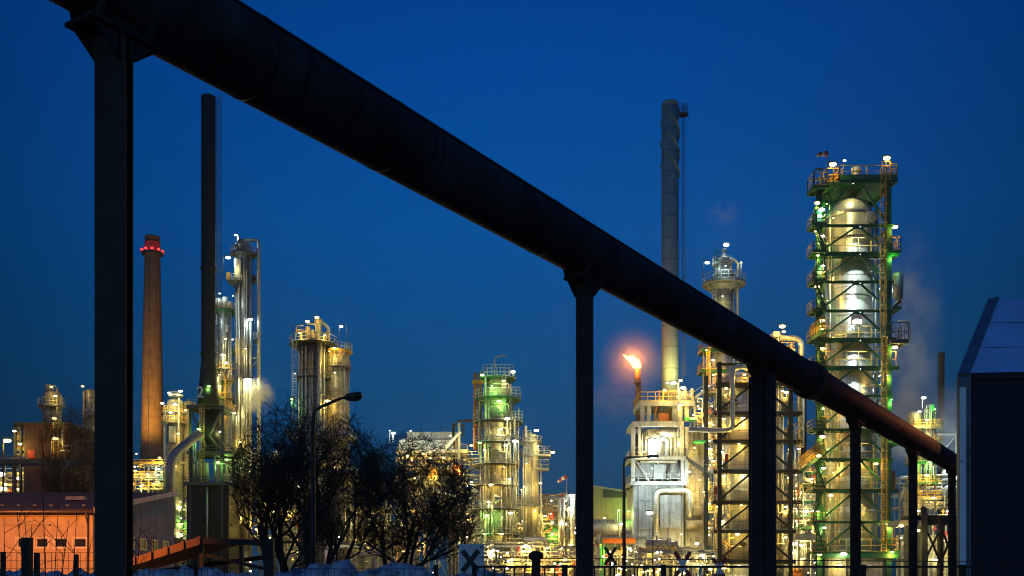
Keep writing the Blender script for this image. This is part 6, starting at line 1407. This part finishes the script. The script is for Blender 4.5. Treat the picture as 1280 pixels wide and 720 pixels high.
# ---- right of the main tower
S = Site('process_column', 1148, 185, 'small bright column with a round lit head and green lit pipes right of the tall tower', 'column')
S.vessel(1143, 17, 514, 540, 'pale_cladding', n=22, name='head'); S.vessel(1144, 15, 536, None, 'pale_cladding', bands=10, n=22)
for pts in (((1156, 560, 0), (1156, 510, 0), (1166, 510, 0), (1169, 514, 0), (1169, 640, 0)), ((1160, 600, -1), (1160, 512, -1)), ((1163, 600, -.5), (1163, 520, -.5)), ((1153, 640, -1), (1153, 530, -1))): S.pipe(pts, 1.5, 'pipe_grey', n=10)
S.part('cabinet', MB().bx(S.x(1158), S.x(1162), -2.0, -1.4, S.z(516), S.z(508)), 'green_paint')
for py, d in ((534, 'steel_grey'), (552, 'steel_grey'), (578, 'steel_green'), (603, 'steel_green'), (622, 'steel_grey')): S.plat(1136, 1172, py, -2, 2, d, 'rail_yellow', th=.5, t=.09)
S.lad(1154, 510, 620, -2.2, 'rail_grey')
for px, py, c, P, sz in ((1146, 501, 'c', 420, 1.1), (1141, 518, 'n', 700, .8), (1150, 528, 'w', 900, .8), (1160, 515, 'g', 420, .5), (1154, 580, 'g', 900, .9), (1150, 596, 'w', 700, 1.0), (1158, 624, 'w', 700, 1.0), (1145, 545, 'n', 700, .8), (1140, 640, 'n', 600, .7), (1166, 606, 'w', 400, .6)): S.lamp(px, py, c, P, -3, sz)
S.part('mast', MB().bar(S.P(1146, 514, -2.5), S.P(1146, 503, -2.5), .12), 'rail_grey')
S = Site('process_rack', 1160, 200, 'pipe rack with grey gantry beams between the tall tower and the tent', 'pipe rack')
rack(S, 1122, 1250, (600, 618, 634, 652, 676, 700), -1, 7, 54, pipes=6, risers=26, drums=6, valves=14, smallv=6, lamps=((1131, 612, 'w', 600), (1140, 626, 'w', 600), (1163, 622, 'w', 700), (1180, 640, 'n', 500), (1134, 690, 'n', 700), (1150, 676, 'n', 900), (1185, 672, 'n', 700), (1190, 690, 'w', 600), (1165, 700, 'n', 700), (1175, 655, 'w', 400), (1200, 660, 'n', 500), (1165, 570, 'c', 3600), (1188, 585, 'c', 3600), (1210, 580, 'c', 3000)))  # the strong cool lamps at the end are added to light the steam bank
S.vessel(1138, 12, 576, None, 'cladding', -2.5, n=20, name='small_vessel'); S.vessel(1128, 9, 610, None, 'pale_cladding', -2.6, n=20, name='small_vessel')
S.part('gantry', MB().bar(S.P(1166, 543, 0), S.P(1215, 543, 0), .4).bar(S.P(1182, 560, 0), S.P(1196, 543, 0), .2).bar(S.P(1166, 600, 0), S.P(1166, 543, 0), .4).bar(S.P(1196, 600, 0), S.P(1196, 543, 0), .4), 'steel_grey')
S.part('conveyor', MB().bar(S.P(1180, 590, -1), S.P(1240, 625, -1), .8, 1.0), 'steel_pale'); S.part('casing', MB().bx(S.x(1186), S.x(1200), -2, 1, S.z(630), S.z(622)), 'panel_grey')
S.part('casing', MB().bx(S.x(1128), S.x(1205), 3, 3.3, 0, S.z(668)), 'panel_white')
S = Site('dark_pipe_bridge', 1160, 90, 'black trussed pipe bridge in front of the bright rack beside the tent', 'pipe bridge')
MB().bx(S.x(1140), S.x(1260), 0, 2.5, S.z(655), S.z(644)).build('deck', 'post_black', S.root)
MB().bx(S.x(1122), S.x(1150), -.4, 2.5, S.z(657), S.z(650.5)).build('deck', 'steel_grey', S.root)
for px in (1141.5, 1153, 1174, 1192, 1215): S.part('column', MB().bx(S.x(px) - (.28 if px == 1153 else .18), S.x(px) + (.28 if px == 1153 else .18), -.5, 0, 0, S.z(644 if px != 1153 else 641) - .01), 'lamp_grey' if px == 1153 else 'post_black')
for a, b in (((1155, 700), (1174, 662)), ((1156, 660), (1173, 700)), ((1176, 700), (1191, 662)), ((1176, 662), (1191, 700)), ((1193, 700), (1213, 662)), ((1193, 662), (1213, 700))): S.part('brace', MB().bar(S.P(*a, -.2), S.P(*b, -.2), .16), 'post_black')
S.part('finial', MB().ell(S.P(1153, 638, -.25), (.3, .3, .35), 10), 'post_black')
for px, py in ((1141, 664), (1121, 658)): S.lamp(px, py, 'w', 200, -1, .6)

windsock(1034.5, 145, 224, 191, [(1034.5, 192), (1030, 192), (1026.5, 192.5), (1023, 193), (1020, 195)], 'red and white windsock on the very top of the green framed tower', 2)

S = Site('process_rack', 660, 245, 'distant pipe rack glimpsed between the central column and the slim pale column', 'pipe rack')
rack(S, 560, 745, (640, 652, 664, 678, 692), 0, 8, 61, bay=8, pipes=9, risers=34, drums=6, valves=10, smallv=10, ylow=735, lamps=((585, 650, 'w', 900), (612, 660, 'n', 900), (650, 655, 'w', 900), (690, 650, 'g', 700), (720, 660, 'w', 900), (640, 690, 'w', 900), (700, 690, 'w', 900)))
S.part('casing', MB().bx(S.x(565), S.x(640), 8.5, 12, 0, S.z(644)), 'panel_grey'); S.part('casing', MB().bx(S.x(652), S.x(742), 8.5, 12, 0, S.z(660)), 'steel_pale'); S.part('casing', MB().bx(S.x(640.5), S.x(651.5), 9, 12, 0, S.z(688)), 'steel_grey')
S = Site('process_rack', 420, 230, 'distant pipe rack behind the bare trees', 'pipe rack')
rack(S, 330, 520, (605, 622, 640, 658, 676), 0, 8, 62, bay=7, pipes=8, risers=36, drums=6, valves=10, smallv=10, ylow=735, lamps=((350, 615, 'w', 900), (390, 630, 'n', 900), (430, 625, 'w', 900), (470, 640, 'w', 900), (500, 650, 'n', 900), (450, 670, 'w', 900), (370, 670, 'w', 900), (415, 655, 'g', 600)))
S.part('casing', MB().bx(S.x(342), S.x(402), 8.5, 12, 0, S.z(644)), 'panel_grey'); S.part('casing', MB().bx(S.x(448), S.x(512), 8.5, 12, 0, S.z(660)), 'steel_pale'); S.part('casing', MB().bx(S.x(402.5), S.x(447.5), 9, 12, 0, S.z(688)), 'steel_grey')
S = Site('process_rack', 990, 230, 'distant pipe rack seen through the gap left of the green framed tower', 'pipe rack')
rack(S, 955, 1060, (585, 604, 624, 645, 668, 690), 0, 8, 63, bay=6, pipes=7, risers=22, drums=4, valves=8, smallv=6, ylow=735, lamps=((975, 600, 'w', 900), (1000, 615, 'n', 900), (1030, 605, 'w', 900), (1005, 650, 'w', 900), (975, 660, 'w', 900)))
S.part('casing', MB().bx(S.x(958), S.x(1000), 8.5, 12, 0, S.z(644)), 'panel_grey'); S.part('casing', MB().bx(S.x(1012), S.x(1058), 8.5, 12, 0, S.z(660)), 'steel_pale'); S.part('casing', MB().bx(S.x(1000.5), S.x(1011.5), 9, 12, 0, S.z(688)), 'steel_grey')

# ------------------------------------------------------------------ steam
def steam(px, py, d, rx, ry, dens, label, seed, rot=0.0, scale=.12, col=(.75, .72, .72), flat=False):
    S = Site('steam_plume', px, d, label, 'steam'); k = S.k; bpy.data.objects.remove(S.root)
    me = MB().ell((0, 0, 0), (1, 1, 1), 24)
    m = bpy.data.materials.new('steam'); m.use_nodes = True; t = m.node_tree; t.nodes.clear()
    o = t.nodes.new('ShaderNodeOutputMaterial'); pv = t.nodes.new('ShaderNodeVolumePrincipled'); pv.inputs['Color'].default_value = (*col, 1); pv.inputs['Anisotropy'].default_value = .2
    tcn = t.nodes.new('ShaderNodeTexCoord'); ln = t.nodes.new('ShaderNodeVectorMath'); ln.operation = 'LENGTH'; t.links.new(tcn.outputs['Object'], ln.inputs[0])
    r = t.nodes.new('ShaderNodeMapRange'); r.interpolation_type = 'SMOOTHSTEP'; r.inputs[1].default_value = 1.0; r.inputs[2].default_value = .15; r.inputs[3].default_value = 0; r.inputs[4].default_value = 1
    t.links.new(ln.outputs['Value'], r.inputs[0])
    nz = t.nodes.new('ShaderNodeTexNoise'); nz.inputs['Scale'].default_value = 1.7; nz.inputs['Detail'].default_value = 3
    mp = t.nodes.new('ShaderNodeMapping'); mp.inputs['Location'].default_value = (seed, seed * .7, 0); mp.inputs['Scale'].default_value = (1, 1, max(1, ry / rx * .6)); t.links.new(tcn.outputs['Object'], mp.inputs[0]); t.links.new(mp.outputs[0], nz.inputs[0])
    r2 = t.nodes.new('ShaderNodeMapRange'); r2.inputs[1].default_value = .38; r2.inputs[2].default_value = .68; t.links.new(nz.outputs[0], r2.inputs[0])
    mu = t.nodes.new('ShaderNodeMath'); mu.operation = 'MULTIPLY'; t.links.new(r.outputs[0], mu.inputs[0]); mu.inputs[1].default_value = 1
    if not flat: t.links.new(r2.outputs[0], mu.inputs[1])
    m2 = t.nodes.new('ShaderNodeMath'); m2.operation = 'MULTIPLY'; m2.inputs[1].default_value = dens; t.links.new(mu.outputs[0], m2.inputs[0]); t.links.new(m2.outputs[0], pv.inputs['Density']); t.links.new(pv.outputs[0], o.inputs['Volume'])
    MATS['steam'] = m
    ob = me.build('steam_plume', 'steam'); ob.scale = (rx * k, rx * k, ry * k); ob.location = ((px - 640) * k, d, EYE + (HOR - py) * k); ob.rotation_euler = (0, rot, 0)
    tag(ob, label, 'steam', None, 'stuff'); return ob
steam(1140, 410, 165, 44, 150, .15, 'pale steam drifting up beside the right flank of the green framed tower', 3.1)
steam(1150, 530, 205, 80, 66, .22, 'low grey steam bank behind the rack next to the tent', 7.7)
steam(905, 266, 196, 26, 20, .10, 'small faint steam puff in the sky above the slender column', 1.7)
steam(322, 496, 196, 24, 28, .9, 'white lit steam puff beside the tall narrow column', 9.2, .5)
steam(790, 452, 231, 48, 50, .035, 'thin vapour glowing orange around the flare flame', 4.4, flat=True)
steam(775, 500, 236, 60, 40, .03, 'faint purple vapour below the flare flame', 6.1)

# ------------------------------------------------------------------ night air over the plant
hm = bpy.data.materials.new('haze'); hm.use_nodes = True; t = hm.node_tree; t.nodes.clear()
o = t.nodes.new('ShaderNodeOutputMaterial'); pv = t.nodes.new('ShaderNodeVolumePrincipled')
pv.inputs['Color'].default_value = (.92, .93, .95, 1); pv.inputs['Density'].default_value = 0.00011; pv.inputs['Anisotropy'].default_value = 0.78
t.links.new(pv.outputs[0], o.inputs['Volume']); MATS['haze'] = hm
h = MB().bx(-260, 260, -30, 340, -1, 170).build('haze', 'haze'); tag(h, 'thin night haze lit by the plant lamps', 'haze', None, 'stuff')
